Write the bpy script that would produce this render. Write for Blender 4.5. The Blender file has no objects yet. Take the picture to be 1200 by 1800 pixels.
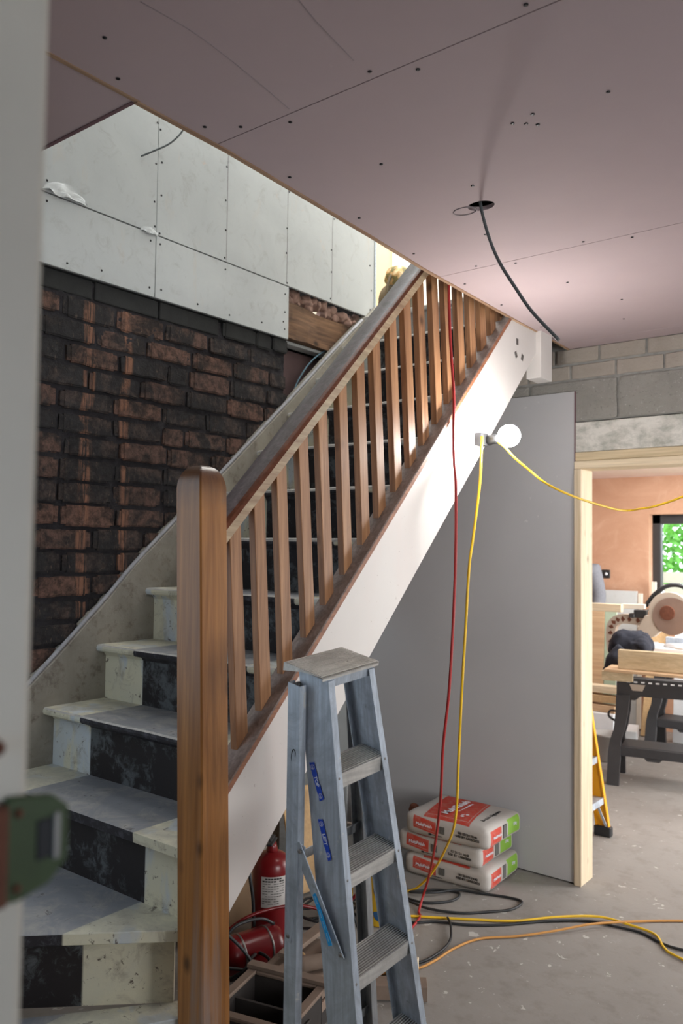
import bpy, bmesh, math, random
from mathutils import Vector, Matrix, Quaternion, noise
random.seed(7)
PI = math.pi
C = bpy.context.scene.collection
SC = bpy.context.scene

# ---------------------------------------------------------------- camera
def camera():
    yaw, pitch, roll = math.radians(37.9), math.radians(2.5), 0.0125
    fw = Vector((-math.sin(yaw)*math.cos(pitch), math.cos(yaw)*math.cos(pitch), math.sin(pitch)))
    r = Vector((math.cos(yaw), math.sin(yaw), 0)); u = r.cross(fw)
    r2 = r*math.cos(roll)+u*math.sin(roll); u2 = u*math.cos(roll)-r*math.sin(roll)
    cd = bpy.data.cameras.new('camera'); co = bpy.data.objects.new('camera', cd); C.objects.link(co)
    m = Matrix((r2, u2, -fw)).transposed().to_4x4(); m.translation = Vector((0, 0, 1.6))
    co.matrix_world = m
    cd.sensor_fit = 'HORIZONTAL'; cd.sensor_width = 24.0; cd.lens = 24.0*1437/1200
    cd.clip_start = 0.05
    cd.dof.use_dof = True; cd.dof.focus_distance = 2.45; cd.dof.aperture_fstop = 4.5
    SC.camera = co
camera()

# ---------------------------------------------------------------- light and exposure
w = bpy.data.worlds.new('daylight'); SC.world = w; w.use_nodes = True
bg = w.node_tree.nodes['Background']; bg.inputs[0].default_value = (0.86, 0.93, 1.0, 1); bg.inputs[1].default_value = 4.5
def area(name, loc, target, sx, sy, power, col=(1, 1, 1), spread=180):
    l = bpy.data.lights.new(name, 'AREA'); l.shape = 'RECTANGLE'; l.size = sx; l.size_y = sy
    l.energy = power; l.color = col; l.spread = math.radians(spread)
    o = bpy.data.objects.new(name, l); C.objects.link(o); o.location = loc
    o.rotation_euler = (Vector(target)-Vector(loc)).to_track_quat('-Z', 'Y').to_euler()
    return o
area('skylight_over_stairs', (-1.75, 2.6, 5.0), (-2.2, 2.7, 0), 1.0, 2.0, 26, (0.93, 0.97, 1.0))
area('landing_window_light', (-2.6, 4.4, 5.0), (-2.6, 5.0, 3.0), 1.6, 1.0, 95, (1.0, 0.98, 0.94))
area('hall_window_light', (2.45, 1.7, 1.35), (-1.1, 3.7, 0.9), 1.4, 1.3, 23, (1.0, 0.97, 0.94), 85)
area('rear_window_light', (-0.6, -2.3, 1.45), (-1.1, 1.6, 0.6), 1.6, 1.3, 19, (0.42, 0.68, 1.0), 85)
area('front_door_light', (-2.3, 0.65, 1.5), (-1.6, 1.6, 0.8), 0.7, 1.4, 6, (0.75, 0.88, 1.0))
area('side_room_light', (-3.3, 3.1, 2.0), (-3.05, 3.85, .8), .5, .6, 3.0, (.80, .92, 1.0))
area('patio_door_light', (0.6, 5.9, 1.3), (-2.2, 6.2, 0.6), 2.2, 2.0, 125, (1.0, 0.98, 0.95))
area('kitchen_rooflight', (-1.7, 6.3, 2.2), (-2.0, 6.5, 0), 1.2, 1.2, 45, (1.0, 0.99, 0.97))
SC.view_settings.view_transform = 'Standard'; SC.view_settings.look = 'None'
SC.view_settings.exposure = 0.0; SC.view_settings.gamma = 1.0; SC.view_settings.use_curve_mapping = False

# ---------------------------------------------------------------- object helpers
WM = {}
def empty(name, loc, label=None, cat=None, group=None, rot=None):
    o = bpy.data.objects.new(name, None); C.objects.link(o); o.empty_display_size = 0.05
    m = (rot.to_4x4() if rot is not None else Matrix.Identity(4)).copy(); m.translation = Vector(loc)
    o.matrix_world = m; WM[o] = m
    if label: tag(o, label, cat, group)
    return o
def tag(o, label, cat=None, group=None, kind=None):
    if label: o['label'] = label
    if cat: o['category'] = cat
    if group: o['group'] = group
    if kind: o['kind'] = kind
    return o
def obj(name, bm, mat, parent=None, smooth=False, label=None, origin=None):
    """links a world-space bmesh as ONE object, in its parent's space"""
    me = bpy.data.meshes.new(name)
    if parent is not None:
        bm.transform(WM[parent].inverted())
    elif origin is not None:
        bm.transform(Matrix.Translation(-Vector(origin)))
    bmesh.ops.recalc_face_normals(bm, faces=bm.faces)
    bm.to_mesh(me); bm.free()
    for m in (mat if isinstance(mat, (list, tuple)) else [mat]): me.materials.append(m)
    if smooth:
        me.polygons.foreach_set('use_smooth', [True]*len(me.polygons))
        try: me.set_sharp_from_angle(angle=math.radians(40))
        except Exception: pass
    o = bpy.data.objects.new(name, me); C.objects.link(o)
    if parent is not None:
        o.parent = parent; WM[o] = WM[parent]
    else:
        m = Matrix.Translation(Vector(origin)) if origin is not None else Matrix.Identity(4)
        o.matrix_world = m; WM[o] = m
    if label: o['label'] = label
    return o
def struct(name, bm, mat, parent=None, label=None, **k):
    o = obj(name, bm, mat, parent, **k)
    if parent is None: o['kind'] = 'structure'
    if label: o['label'] = label
    return o

# ---------------------------------------------------------------- mesh helpers
def B(): return bmesh.new()
def hexa(bm, p, bev=0.0, seg=1, mi=0):
    """p: 8 corners, bottom ring then top ring"""
    t = bmesh.new(); v = [t.verts.new(Vector(q)) for q in p]
    for f in ((0,3,2,1), (4,5,6,7), (0,1,5,4), (1,2,6,5), (2,3,7,6), (3,0,4,7)): t.faces.new([v[i] for i in f])
    if bev > 0: bmesh.ops.bevel(t, geom=list(t.edges), offset=bev, segments=seg, affect='EDGES', profile=0.6)
    merge(bm, t, mi); return bm
def merge(bm, t, mi=0, M=None):
    if M is not None: t.transform(M)
    vm = {v: bm.verts.new(v.co) for v in t.verts}
    for f in t.faces:
        try:
            g = bm.faces.new([vm[v] for v in f.verts]); g.material_index = mi if mi is not None else f.material_index
            g.smooth = f.smooth
        except ValueError: pass
    t.free()
def box(bm, x0, x1, y0, y1, z0, z1, bev=0.0, seg=1, mi=0, M=None):
    p = [(x0,y0,z0),(x1,y0,z0),(x1,y1,z0),(x0,y1,z0),(x0,y0,z1),(x1,y0,z1),(x1,y1,z1),(x0,y1,z1)]
    if M is not None: p = [M @ Vector(q) for q in p]
    return hexa(bm, p, bev, seg, mi)
def prism(bm, pts, ax, a0, a1, bev=0.0, mi=0, M=None, seg=1):
    """polygon pts in the two other axes, extruded along ax (0,1,2) from a0 to a1"""
    t = bmesh.new()
    def P(u, v, a): return Vector([(a,u,v),(u,a,v),(u,v,a)][ax])
    A = [t.verts.new(P(u, v, a0)) for u, v in pts]; D = [t.verts.new(P(u, v, a1)) for u, v in pts]
    n = len(pts); t.faces.new(A); t.faces.new(D[::-1])
    for i in range(n): t.faces.new([A[i], D[i], D[(i+1) % n], A[(i+1) % n]])
    if bev > 0:
        bmesh.ops.recalc_face_normals(t, faces=t.faces)
        bmesh.ops.bevel(t, geom=list(t.edges), offset=bev, segments=seg, affect='EDGES', profile=0.6)
    merge(bm, t, mi, M); return bm
def catmull(pts, n=8):
    P = [Vector(p) for p in pts]
    if len(P) < 3: return P
    P = [P[0]*2-P[1]] + P + [P[-1]*2-P[-2]]; out = []
    for i in range(1, len(P)-2):
        for k in range(n):
            t = k/n; a, b, c, d = P[i-1:i+3]
            out.append(0.5*((2*b)+(-a+c)*t+(2*a-5*b+4*c-d)*t*t+(-a+3*b-3*c+d)*t**3))
    out.append(P[-2]); return out
def tube(bm, pts, r, sides=8, n=8, mi=0, smooth=True, cap=True):
    P = catmull(pts, n) if n > 1 else [Vector(p) for p in pts]
    rr = r if callable(r) else (lambda t: r)
    T = [(P[min(i+1, len(P)-1)]-P[max(i-1, 0)]).normalized() for i in range(len(P))]
    N = T[0].orthogonal().normalized(); rings = []
    for i, p in enumerate(P):
        N = (N - T[i]*N.dot(T[i]))
        N = N.normalized() if N.length > 1e-6 else T[i].orthogonal().normalized()
        Q = T[i].cross(N); q = rr(i/(len(P)-1))
        rings.append([bm.verts.new(p+N*math.cos(2*PI*k/sides)*q+Q*math.sin(2*PI*k/sides)*q) for k in range(sides)])
    for a, b in zip(rings, rings[1:]):
        for k in range(sides):
            f = bm.faces.new([a[k], a[(k+1) % sides], b[(k+1) % sides], b[k]]); f.smooth = smooth; f.material_index = mi
    if cap:
        for R_ in (rings[0][::-1], rings[-1]):
            f = bm.faces.new(R_); f.material_index = mi
    return bm
def lathe(bm, prof, M=None, sides=24, mi=0, cap=True):
    """prof: (radius, height) about +Z"""
    t = bmesh.new(); rings = []
    for r, h in prof:
        rings.append([t.verts.new((r*math.cos(2*PI*k/sides), r*math.sin(2*PI*k/sides), h)) for k in range(sides)])
    for a, b in zip(rings, rings[1:]):
        for k in range(sides):
            f = t.faces.new([a[k], a[(k+1) % sides], b[(k+1) % sides], b[k]]); f.smooth = True
    if cap:
        if prof[0][0] > 1e-5: t.faces.new(rings[0][::-1])
        if prof[-1][0] > 1e-5: t.faces.new(rings[-1])
    bmesh.ops.remove_doubles(t, verts=t.verts, dist=1e-6)
    merge(bm, t, mi, M); return bm
def along(p0, p1):
    """matrix taking +Z unit frame to the axis p0 -> p1"""
    d = Vector(p1)-Vector(p0); m = d.to_track_quat('Z', 'Y').to_matrix().to_4x4(); m.translation = Vector(p0); return m
def rod(bm, p0, p1, r, sides=12, mi=0):
    L = (Vector(p1)-Vector(p0)).length
    return lathe(bm, [(r, 0), (r, L)], along(p0, p1), sides, mi)
def bar(bm, p0, p1, a, b, side, bev=0.0, mi=0):
    """rectangular bar p0->p1; a = size along 'side', b = size across"""
    p0, p1, s = Vector(p0), Vector(p1), Vector(side).normalized()
    d = (p1-p0).normalized(); s = (s-d*s.dot(d)).normalized(); t = d.cross(s)
    q = [p0+s*i*a/2+t*j*b/2 for i, j in ((-1,-1),(1,-1),(1,1),(-1,1))] + [p1+s*i*a/2+t*j*b/2 for i, j in ((-1,-1),(1,-1),(1,1),(-1,1))]
    return hexa(bm, q, bev, 1, mi)
def soft_box(bm, sx, sy, sz, M, bulge=0.012, nx=20, ny=16, nz=7, rnd=0.03, seed=0, amp=0.004, mi=0):
    """pillow-like sack; local frame centred, base at z=0"""
    t = bmesh.new()
    bmesh.ops.create_cube(t, size=1.0)
    bmesh.ops.subdivide_edges(t, edges=[e for e in t.edges if abs((e.verts[0].co-e.verts[1].co).x) > .5], cuts=nx, use_grid_fill=True)
    bmesh.ops.subdivide_edges(t, edges=[e for e in t.edges if abs((e.verts[0].co-e.verts[1].co).y) > .5], cuts=ny, use_grid_fill=True)
    bmesh.ops.subdivide_edges(t, edges=[e for e in t.edges if abs((e.verts[0].co-e.verts[1].co).z) > .5], cuts=nz, use_grid_fill=True)
    H = Vector((sx/2, sy/2, sz/2))
    for v in t.verts:
        p = Vector((v.co.x*sx, v.co.y*sy, v.co.z*sz))
        c = Vector([max(-(H[i]-rnd), min(H[i]-rnd, p[i])) for i in range(3)])
        d = p-c
        if d.length > 1e-6: p = c+d.normalized()*min(rnd, d.length if d.length < rnd*1.0 else rnd)
        u, w_ = 2*v.co.x, 2*v.co.y
        k = (1-u*u)*(1-w_*w_)
        p.z += (1 if p.z > 0 else -.3)*bulge*k*min(1, abs(p.z)/(sz/2))
        q = noise.noise_vector(p*9+Vector((seed*3.1, seed, 0)))*amp + noise.noise_vector(p*30+Vector((seed, 5, 1)))*amp*.35
        p += q; p.z += sz/2
        v.co = p
    for f in t.faces: f.smooth = True
    merge(bm, t, mi, M); return bm
def text(name, s, size, M, mat, parent, ext=0.0004, align='CENTER', label=None, sx=1.0, bold=0.0):
    cu = bpy.data.curves.new('lettering', 'FONT'); cu.body = s; cu.size = size; cu.extrude = ext
    cu.align_x = align; cu.align_y = 'CENTER'; cu.offset = bold
    to = bpy.data.objects.new('lettering', cu); C.objects.link(to)
    bpy.context.view_layer.update()
    me = bpy.data.meshes.new_from_object(to.evaluated_get(bpy.context.evaluated_depsgraph_get()))
    bpy.data.objects.remove(to)
    t = bmesh.new(); t.from_mesh(me); bpy.data.meshes.remove(me)
    t.transform(M @ Matrix.Diagonal((sx, 1, 1, 1)))
    return obj(name, t, mat, parent, label=label)
def frame(o, x, y):
    """4x4 with origin o, local x and y axes"""
    x = Vector(x).normalized(); y = Vector(y); y = (y-x*y.dot(x)).normalized(); z = x.cross(y)
    m = Matrix((x, y, z)).transposed().to_4x4(); m.translation = Vector(o); return m

# ---------------------------------------------------------------- material helpers
class NT:
    def __init__(s, name, rough=0.6, metal=0.0, spec=0.4):
        s.m = bpy.data.materials.new(name); s.m.use_nodes = True; s.t = s.m.node_tree
        s.b = s.t.nodes['Principled BSDF']; s.b.inputs['Roughness'].default_value = rough
        s.b.inputs['Metallic'].default_value = metal; s.b.inputs['Specular IOR Level'].default_value = spec
        s.tc = s.t.nodes.new('ShaderNodeTexCoord'); s.O = s.tc.outputs['Object']; s.xyz = None
    def L(s, a, b): s.t.links.new(a, b)
    def put(s, sock, v):
        if isinstance(v, bpy.types.NodeSocket): s.L(v, sock)
        elif isinstance(v, (tuple, list)) and len(v) == 3 and sock.type == 'RGBA': sock.default_value = (*v, 1)
        else: sock.default_value = v
    def map(s, scale=(1,1,1), rot=(0,0,0), loc=(0,0,0), src=None):
        n = s.t.nodes.new('ShaderNodeMapping'); s.L(src or s.O, n.inputs[0])
        n.inputs['Scale'].default_value = scale; n.inputs['Rotation'].default_value = rot; n.inputs['Location'].default_value = loc
        return n.outputs[0]
    def noise(s, scale=5, detail=4, rough=.55, dist=0, vec=None):
        n = s.t.nodes.new('ShaderNodeTexNoise'); s.L(vec or s.O, n.inputs['Vector'])
        n.inputs['Scale'].default_value = scale; n.inputs['Detail'].default_value = detail
        n.inputs['Roughness'].default_value = rough; n.inputs['Distortion'].default_value = dist
        return n.outputs[0]
    def voro(s, scale=5, vec=None, rand=1.0, out='Distance'):
        n = s.t.nodes.new('ShaderNodeTexVoronoi'); s.L(vec or s.O, n.inputs['Vector'])
        n.inputs['Scale'].default_value = scale; n.inputs['Randomness'].default_value = rand
        return n.outputs[out]
    def ramp(s, fac, stops, interp='LINEAR'):
        n = s.t.nodes.new('ShaderNodeValToRGB'); s.L(fac, n.inputs[0]); e = n.color_ramp.elements
        n.color_ramp.interpolation = interp
        while len(e) < len(stops): e.new(0.5)
        for i, (p, c) in enumerate(stops):
            e[i].position = p; c = (c, c, c) if isinstance(c, (int, float)) else c; e[i].color = (*c, 1)
        return n.outputs[0]
    def mix(s, fac, a, b, mode='MIX'):
        n = s.t.nodes.new('ShaderNodeMix'); n.data_type = 'RGBA'; n.blend_type = mode
        s.put(n.inputs[0], fac); s.put(n.inputs[6], a); s.put(n.inputs[7], b); return n.outputs[2]
    def math(s, op, a, b=0.0, c=None, clamp=False):
        n = s.t.nodes.new('ShaderNodeMath'); n.operation = op; n.use_clamp = clamp
        s.put(n.inputs[0], a); s.put(n.inputs[1], b)
        if c is not None: s.put(n.inputs[2], c)
        return n.outputs[0]
    def comp(s, i, src=None):
        n = s.t.nodes.new('ShaderNodeSeparateXYZ'); s.L(src or s.O, n.inputs[0]); return n.outputs[i]
    def within(s, v, lo, hi, soft=0.002):
        a = s.math('DIVIDE', s.math('SUBTRACT', v, lo), soft, clamp=True)
        b = s.math('DIVIDE', s.math('SUBTRACT', hi, v), soft, clamp=True)
        return s.math('MULTIPLY', a, b)
    def col(s, c): s.put(s.b.inputs['Base Color'], c); return s
    def rough(s, v): s.put(s.b.inputs['Roughness'], v); return s
    def bump(s, h, strength=.3, dist=.01):
        n = s.t.nodes.new('ShaderNodeBump'); n.inputs['Strength'].default_value = strength
        n.inputs['Distance'].default_value = dist; s.L(h, n.inputs['Height']); s.L(n.outputs[0], s.b.inputs['Normal']); return s
def plain(name, c, rough=.6, metal=0, var=.12, scale=14, spec=.4):
    n = NT(name, rough, metal, spec); f = n.noise(scale, 5)
    n.col(n.mix(f, tuple(x*(1-var*1.6) for x in c), tuple(min(1, x*(1+var*1.4)) for x in c))); return n.m
def wood(name, dark, light, axis=2, scale=1.0, rough=.5, knots=True, grime=None, grimec=(.09, .05, .03), spec=.4, bumpk=.15, top=False):
    n = NT(name, rough, 0, spec)
    st = [34*scale]*3; st[axis] = 1.5*scale
    f = n.noise(1.0, 6, .6, .9, n.map(tuple(st)))
    st2 = [120*scale]*3; st2[axis] = 4*scale
    g = n.noise(1.0, 3, .6, 0, n.map(tuple(st2)))
    c = n.mix(n.ramp(f, [(.3, 0.0), (.7, 1.0)]), dark, light)
    c = n.mix(n.math('MULTIPLY', n.ramp(g, [(.35, 1.0), (.6, 0.0)]), .35), c, tuple(x*.6 for x in dark))
    if knots:
        sk = [9.5]*3; sk[axis] = 6.0
        v = n.voro(1.0, n.map(tuple(sk), loc=(.3, .7, .2)))
        k = n.math('MULTIPLY', n.ramp(v, [(.07, 1.0), (.12, .5), (.19, 0.0)]), n.ramp(n.voro(1.0, n.map(tuple(sk), loc=(.3, .7, .2)), out='Color'), [(.36, 0.), (.4, 1.)]))
        c = n.mix(n.math('MULTIPLY', k, .85), c, tuple(x*.28 for x in dark))
    if grime is not None:
        q = n.noise(5.0, 6, .65, .3)
        c = n.mix(n.ramp(q, [(grime, 0.0), (min(.99, grime+.16), .75)]), c, grimec)
    if top:   # finish darkened by hands on the rounded head
        z = n.math('ADD', n.comp(2), n.math('MULTIPLY', n.noise(14, 4), .06))
        c = n.mix(n.ramp(n.math('SUBTRACT', z, 1.0), [(.725, 0.), (.83, .9)]), c, (.055, .020, .010))
        w_ = n.noise(1.0, 5, .6, .4, n.map((16, 16, 1.1)))
        low = n.ramp(n.math('MULTIPLY', n.comp(2), .6), [(.30, 1.), (.62, 0.)])
        c = n.mix(n.math('MULTIPLY', n.ramp(w_, [(.50, 0.), (.62, .75)]), low), c, (.25, .20, .18))
    n.col(c); n.bump(f, bumpk, .004); return n.m

M = {}
def mats():
    # --- boards
    n = NT('pink_plasterboard', .75, 0, .25); f = n.noise(2.2, 6, .6); g = n.noise(40, 4, .7)
    c = n.mix(f, (.41, .325, .335), (.48, .385, .39)); c = n.mix(n.ramp(g, [(.68, 0.), (.8, .35)]), c, (.62, .55, .52)); n.col(c); M['pink'] = n.m
    n = NT('white_drywall', .8, 0, .2); f = n.noise(3.0, 7, .65, .4); g = n.noise(1.0, 6, .7, .5, n.map((1, 9, 2.0)))
    c = n.mix(f, (.44, .46, .465), (.62, .64, .63)); c = n.mix(n.ramp(n.noise(11, 8, .75, 1.2), [(.54, 0.), (.68, .45)]), c, (.36, .36, .34)); c = n.mix(n.ramp(g, [(.60, 0.), (.72, .5)]), c, (.58, .52, .45))
    h = n.noise(9, 5, .7); c = n.mix(n.ramp(h, [(.66, 0.), (.74, .4)]), c, (.66, .46, .34)); n.col(c); M['drywall'] = n.m
    n = NT('grey_purple_plasterboard', .7, 0, .25); f = n.noise(2.5, 6); g = n.noise(30, 3, .6)
    c = n.mix(f, (.40, .395, .405), (.47, .465, .47)); c = n.mix(n.ramp(g, [(.72, 0.), (.76, .5)]), c, (.6, .6, .58)); n.col(c); M['board'] = n.m
    M['green_board'] = plain('green_plasterboard', (.36, .44, .33), .8)
    M['board_edge'] = plain('plasterboard_edge_paper', (.16, .09, .10), .8)
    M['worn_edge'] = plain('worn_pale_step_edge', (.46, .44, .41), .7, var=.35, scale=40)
    M['string_grey'] = plain('worn_lilac_grey_paint', (.36, .36, .38), .6, var=.25, scale=30)
    M['dark_board'] = plain('purple_brown_board', (.17, .11, .11), .8)
    M['paper'] = plain('torn_paper', (.70, .72, .72), .8, var=.08)
    M['screw'] = plain('black_screw', (.015, .015, .018), .45, .4)
    M['pencil'] = plain('pencil_line', (.26, .22, .23), .8)
    # --- paint
    n = NT('white_string_paint', .45, 0, .45); f = n.noise(2.0, 5, .6); g = n.noise(60, 3, .7); z = n.noise(1.0, 4, .6, .3, n.map((4, 4, .8)))
    c = n.mix(f, (.54, .505, .48), (.63, .60, .575)); c = n.mix(n.ramp(z, [(.56, 0.), (.75, .35)]), c, (.62, .50, .47))
    c = n.mix(n.ramp(g, [(.70, 0.), (.76, .85)]), c, (.16, .09, .06)); n.col(c); M['string_white'] = n.m
    n = NT('dusty_cream_plaster', .85, 0, .2); f = n.noise(5.0, 8, .68, .6); g = n.noise(22, 6, .7)
    c = n.mix(f, (.17, .155, .13), (.46, .43, .37)); c = n.mix(n.ramp(g, [(.54, 0.), (.68, .7)]), c, (.16, .13, .11)); n.col(c); n.bump(g, .4, .006); M['wall_string'] = n.m
    M['frame_paint'] = plain('off_white_gloss_paint', (.66, .60, .51), .45, var=.10, scale=6)
    def peel(name, runner):
        n = NT(name, .6, 0, .35); X = n.comp(0); Y = n.comp(1); f = n.noise(6, 7, .65, .5); g = n.noise(30, 7, .75, .6); v = n.noise(1.0, 4, .5, .2, n.map((9, 9, 2.5)))
        cream = n.mix(n.ramp(v, [(.40, 0.), (.46, 1.)]), (.50, .55, .60), (.66, .62, .46)); cream = n.mix(n.ramp(f, [(.3, 0.), (.7, .6)]), cream, (.52, .52, .44))
        cream = n.mix(n.ramp(n.noise(11, 7, .72, .8), [(.52, 0.), (.68, .65)]), cream, (.27, .23, .18)); cream = n.mix(n.ramp(g, [(.60, 0.), (.64, .9)]), cream, (.07, .045, .035))
        return n, X, Y, cream, f, g
    def rmask(n, X, Y, winder):
        if winder:
            return n.within(X, -3.0, -.245, .004)
        return n.within(X, -.80, -.23, .004)   # staircase space, origin at the newel
    for key, win in (('', False), ('_winder', True)):
        n, X, Y, cream, f, g = peel('painted_riser'+key, True)
        blk = n.mix(n.ramp(n.math('MULTIPLY', n.noise(7, 3), n.math('MULTIPLY', g, 2.0)), [(.50, 0.), (.70, .55)]), (.018, .015, .016), (.16, .18, .19))
        n.col(n.mix(rmask(n, X, Y, win), cream, blk)); n.bump(g, .25, .003); M['riser'+key] = n.m
        n, X, Y, cream, f, g = peel('painted_tread'+key, True)
        dust = n.mix(f, (.15, .155, .17), (.25, .26, .28)); dust = n.mix(n.ramp(n.noise(9, 7, .75, .8), [(.46, 0.), (.66, .7)]), dust, (.36, .34, .31)); dust = n.mix(n.ramp(g, [(.62, 0.), (.66, .8)]), dust, (.06, .05, .05))
        edge = n.mix(n.ramp(f, [(.35, 0.), (.65, .8)]), cream, (.35, .33, .28))
        n.col(n.mix(rmask(n, X, Y, win), edge, dust)); n.bump(g, .3, .003); M['tread'+key] = n.m
        n, X, Y, cream, f, g = peel('painted_nosing'+key, True)
        blk = n.mix(n.ramp(g, [(.5, 0.), (.68, .6)]), (.022, .02, .024), (.12, .12, .14))
        n.col(n.mix(rmask(n, X, Y, win), cream, blk)); M['nosing'+key] = n.m
    # --- wood
    M['baluster'] = wood('stained_baluster_wood', (.22, .10, .045), (.45, .24, .12), 2, 1.0, .42, True, .62, (.16, .08, .045))
    M['newel'] = wood('varnished_newel_wood', (.22, .082, .018), (.47, .205, .055), 2, .8, .36, True, .64, (.22, .15, .10), .5, top=True)
    M['rail_top'] = wood('worn_grey_handrail_wood', (.12, .095, .09), (.24, .20, .20), 1, 1.0, .34, False, .6, (.11, .05, .03), .5)
    M['rail_side'] = wood('scuffed_handrail_side', (.25, .15, .09), (.50, .40, .26), 1, 1.0, .6, False, .55, (.33, .30, .19))
    M['rail_edge'] = wood('red_brown_arris', (.11, .035, .016), (.24, .09, .05), 1, 1.0, .35, False)
    M['cap_top'] = wood('dusty_string_cap', (.20, .155, .135), (.36, .30, .27), 1, 1.0, .6, False)
    M['cap_side'] = wood('red_brown_cap_edge', (.19, .07, .035), (.33, .14, .075), 1, 1.0, .5, False)
    M['pine'] = wood('new_pine', (.56, .44, .29), (.72, .60, .44), 2, .9, .6, True, .72, (.5, .33, .2))
    M['pine_x'] = wood('new_pine_lengthways', (.48, .37, .22), (.66, .54, .36), 0, .9, .6, True, .72, (.42, .28, .16))
    M['pine_pale'] = wood('pale_pine_lengthways', (.62, .49, .32), (.78, .66, .48), 0, .9, .6, True, .8, (.5, .35, .2))
    M['joist'] = wood('old_stained_joist', (.055, .028, .018), (.33, .18, .095), 1, .8, .7, True, .48, (.035, .022, .017))
    M['edge_wood'] = wood('brown_edge_lining', (.24, .13, .075), (.46, .31, .20), 1, 1.0, .7, False)
    M['ply'] = wood('plywood', (.46, .29, .16), (.62, .44, .27), 0, .5, .6, False)
    M['osb'] = plain('chipboard', (.50, .33, .17), .8, var=.2, scale=60)
    # --- masonry
    for key, lo, hi, thr in (('brick', (.050, .044, .042), (.165, .10, .080), .50), ('brick2', (.044, .042, .043), (.11, .080, .070), .55), ('brick3', (.050, .040, .036), (.20, .115, .088), .48)):
        n = NT('sooty_'+key, .92, 0, .15); Y = n.comp(1); f = n.noise(9, 7, .70, .6); g = n.noise(38, 6, .72, .3); q = n.noise(4.3, 4, .6, .8)
        base = n.mix(n.ramp(n.math('ADD', n.math('MULTIPLY', f, .6), n.math('MULTIPLY', q, .4)), [(thr-.05, 0.), (thr+.05, 1.)]), lo, hi)
        base = n.mix(n.ramp(g, [(.40, .65), (.58, 0.)]), base, (.026, .024, .024))
        base = n.mix(n.ramp(n.noise(1.0, 5, .7, .2, n.map((40, 90, 30))), [(.60, 0.), (.70, .5)]), base, (.28, .19, .15))
        wob = n.math('MULTIPLY', n.math('SUBTRACT', n.noise(2.2, 2), .5), .09); Yw = n.math('ADD', Y, wob)
        band = n.math('MAXIMUM', n.within(Yw, 1.80, 1.86, .012), n.within(Yw, 1.98, 2.03, .012))
        stripe = n.ramp(n.noise(1.0, 4, .75, .1, n.map((3, 75, 2.5))), [(.42, 0.), (.54, 1.)])
        patch = n.ramp(n.noise(11.0, 4, .65), [(.38, 0.), (.52, 1.)])
        base = n.mix(n.math('MULTIPLY', n.math('MULTIPLY', band, stripe), n.math('MULTIPLY', patch, .85)), base, (.33, .165, .105))
        n.col(base); n.bump(g, .9, .008); M[key] = n.m
    n = NT('dark_mortar', .95, 0, .1); f = n.noise(30, 6, .7); n.col(n.mix(f, (.014, .014, .016), (.075, .07, .075))); n.bump(f, .8, .01); M['mortar'] = n.m
    n = NT('dark_render_block', .95, 0, .1); f = n.noise(12, 6, .7); n.col(n.mix(f, (.025, .026, .027), (.062, .062, .06))); n.bump(f, .5, .006); M['darkblock'] = n.m
    n = NT('concrete_block', .95, 0, .15); f = n.noise(7, 6, .7, .3); g = n.voro(110); h = n.noise(70, 4, .7)
    c = n.mix(f, (.20, .19, .175), (.33, .315, .29)); c = n.mix(n.ramp(h, [(.62, 0.), (.70, .6)]), c, (.48, .46, .42)); c = n.mix(n.ramp(h, [(.28, .7), (.38, 0.)]), c, (.09, .085, .08))
    n.col(c); n.bump(h, .8, .008); M['block'] = n.m
    n = NT('sandy_block', .95, 0, .15); f = n.noise(9, 6, .7); h = n.noise(60, 4, .7); c = n.mix(f, (.25, .22, .19), (.40, .355, .31)); c = n.mix(n.ramp(h, [(.64, 0.), (.7, .5)]), c, (.5, .47, .43)); n.col(c); n.bump(h, .6, .006); M['sandblock'] = n.m
    M['block_mortar'] = plain('grey_block_mortar', (.27, .265, .25), .95, var=.3, scale=25)
    n = NT('whitewashed_lintel', .85, 0, .2); f = n.noise(9, 8, .75, .1, n.map((.8, 1, 1.3))); c = n.mix(n.ramp(f, [(.38, 0.), (.6, 1.)]), (.33, .33, .29), (.62, .60, .55)); n.col(c); n.bump(f, .3, .005); M['lintel'] = n.m
    n = NT('dusty_concrete_floor', .8, 0, .3); f = n.noise(1.6, 8, .65, .5); g = n.noise(9, 7, .7); v = n.voro(9, rand=1.0)
    c = n.mix(f, (.21, .195, .18), (.33, .315, .295)); c = n.mix(n.ramp(g, [(.36, .4), (.5, 0.)]), c, (.16, .145, .13)); c = n.mix(n.ramp(g, [(.62, 0.), (.70, .45)]), c, (.42, .41, .39))
    c = n.mix(n.math('MULTIPLY', n.ramp(n.noise(17, 3, .6, .6), [(.665, 0.), (.69, 1.)]), .75), c, (.55, .54, .51))
    c = n.mix(n.ramp(n.noise(45, 4, .7), [(.70, 0.), (.75, .7)]), c, (.08, .06, .05))
    n.col(c); n.bump(g, .25, .006); n.rough(n.ramp(g, [(.3, .65), (.7, .9)])); M['floor'] = n.m
    n = NT('salmon_skim_plaster', .75, 0, .25); f = n.noise(1.5, 7, .65, 1.2); g = n.noise(5, 6, .7, .6)
    c = n.mix(n.ramp(f, [(.3, 0.), (.7, 1.)]), (.43, .235, .145), (.58, .355, .24)); c = n.mix(n.ramp(g, [(.55, 0.), (.7, .35)]), c, (.66, .45, .33)); n.col(c); M['salmon'] = n.m
    M['cream_wall'] = plain('cream_wall_paint', (.80, .66, .46), .7, var=.04)
    M['white_wall'] = plain('white_wall_paint', (.82, .82, .80), .7, var=.03)
    M['hall_wall'] = plain('pale_hall_plaster', (.40, .38, .36), .8, var=.06, scale=3)
    M['pale_pink_ceiling'] = plain('pale_far_ceiling', (.72, .58, .52), .8, var=.05)
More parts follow.
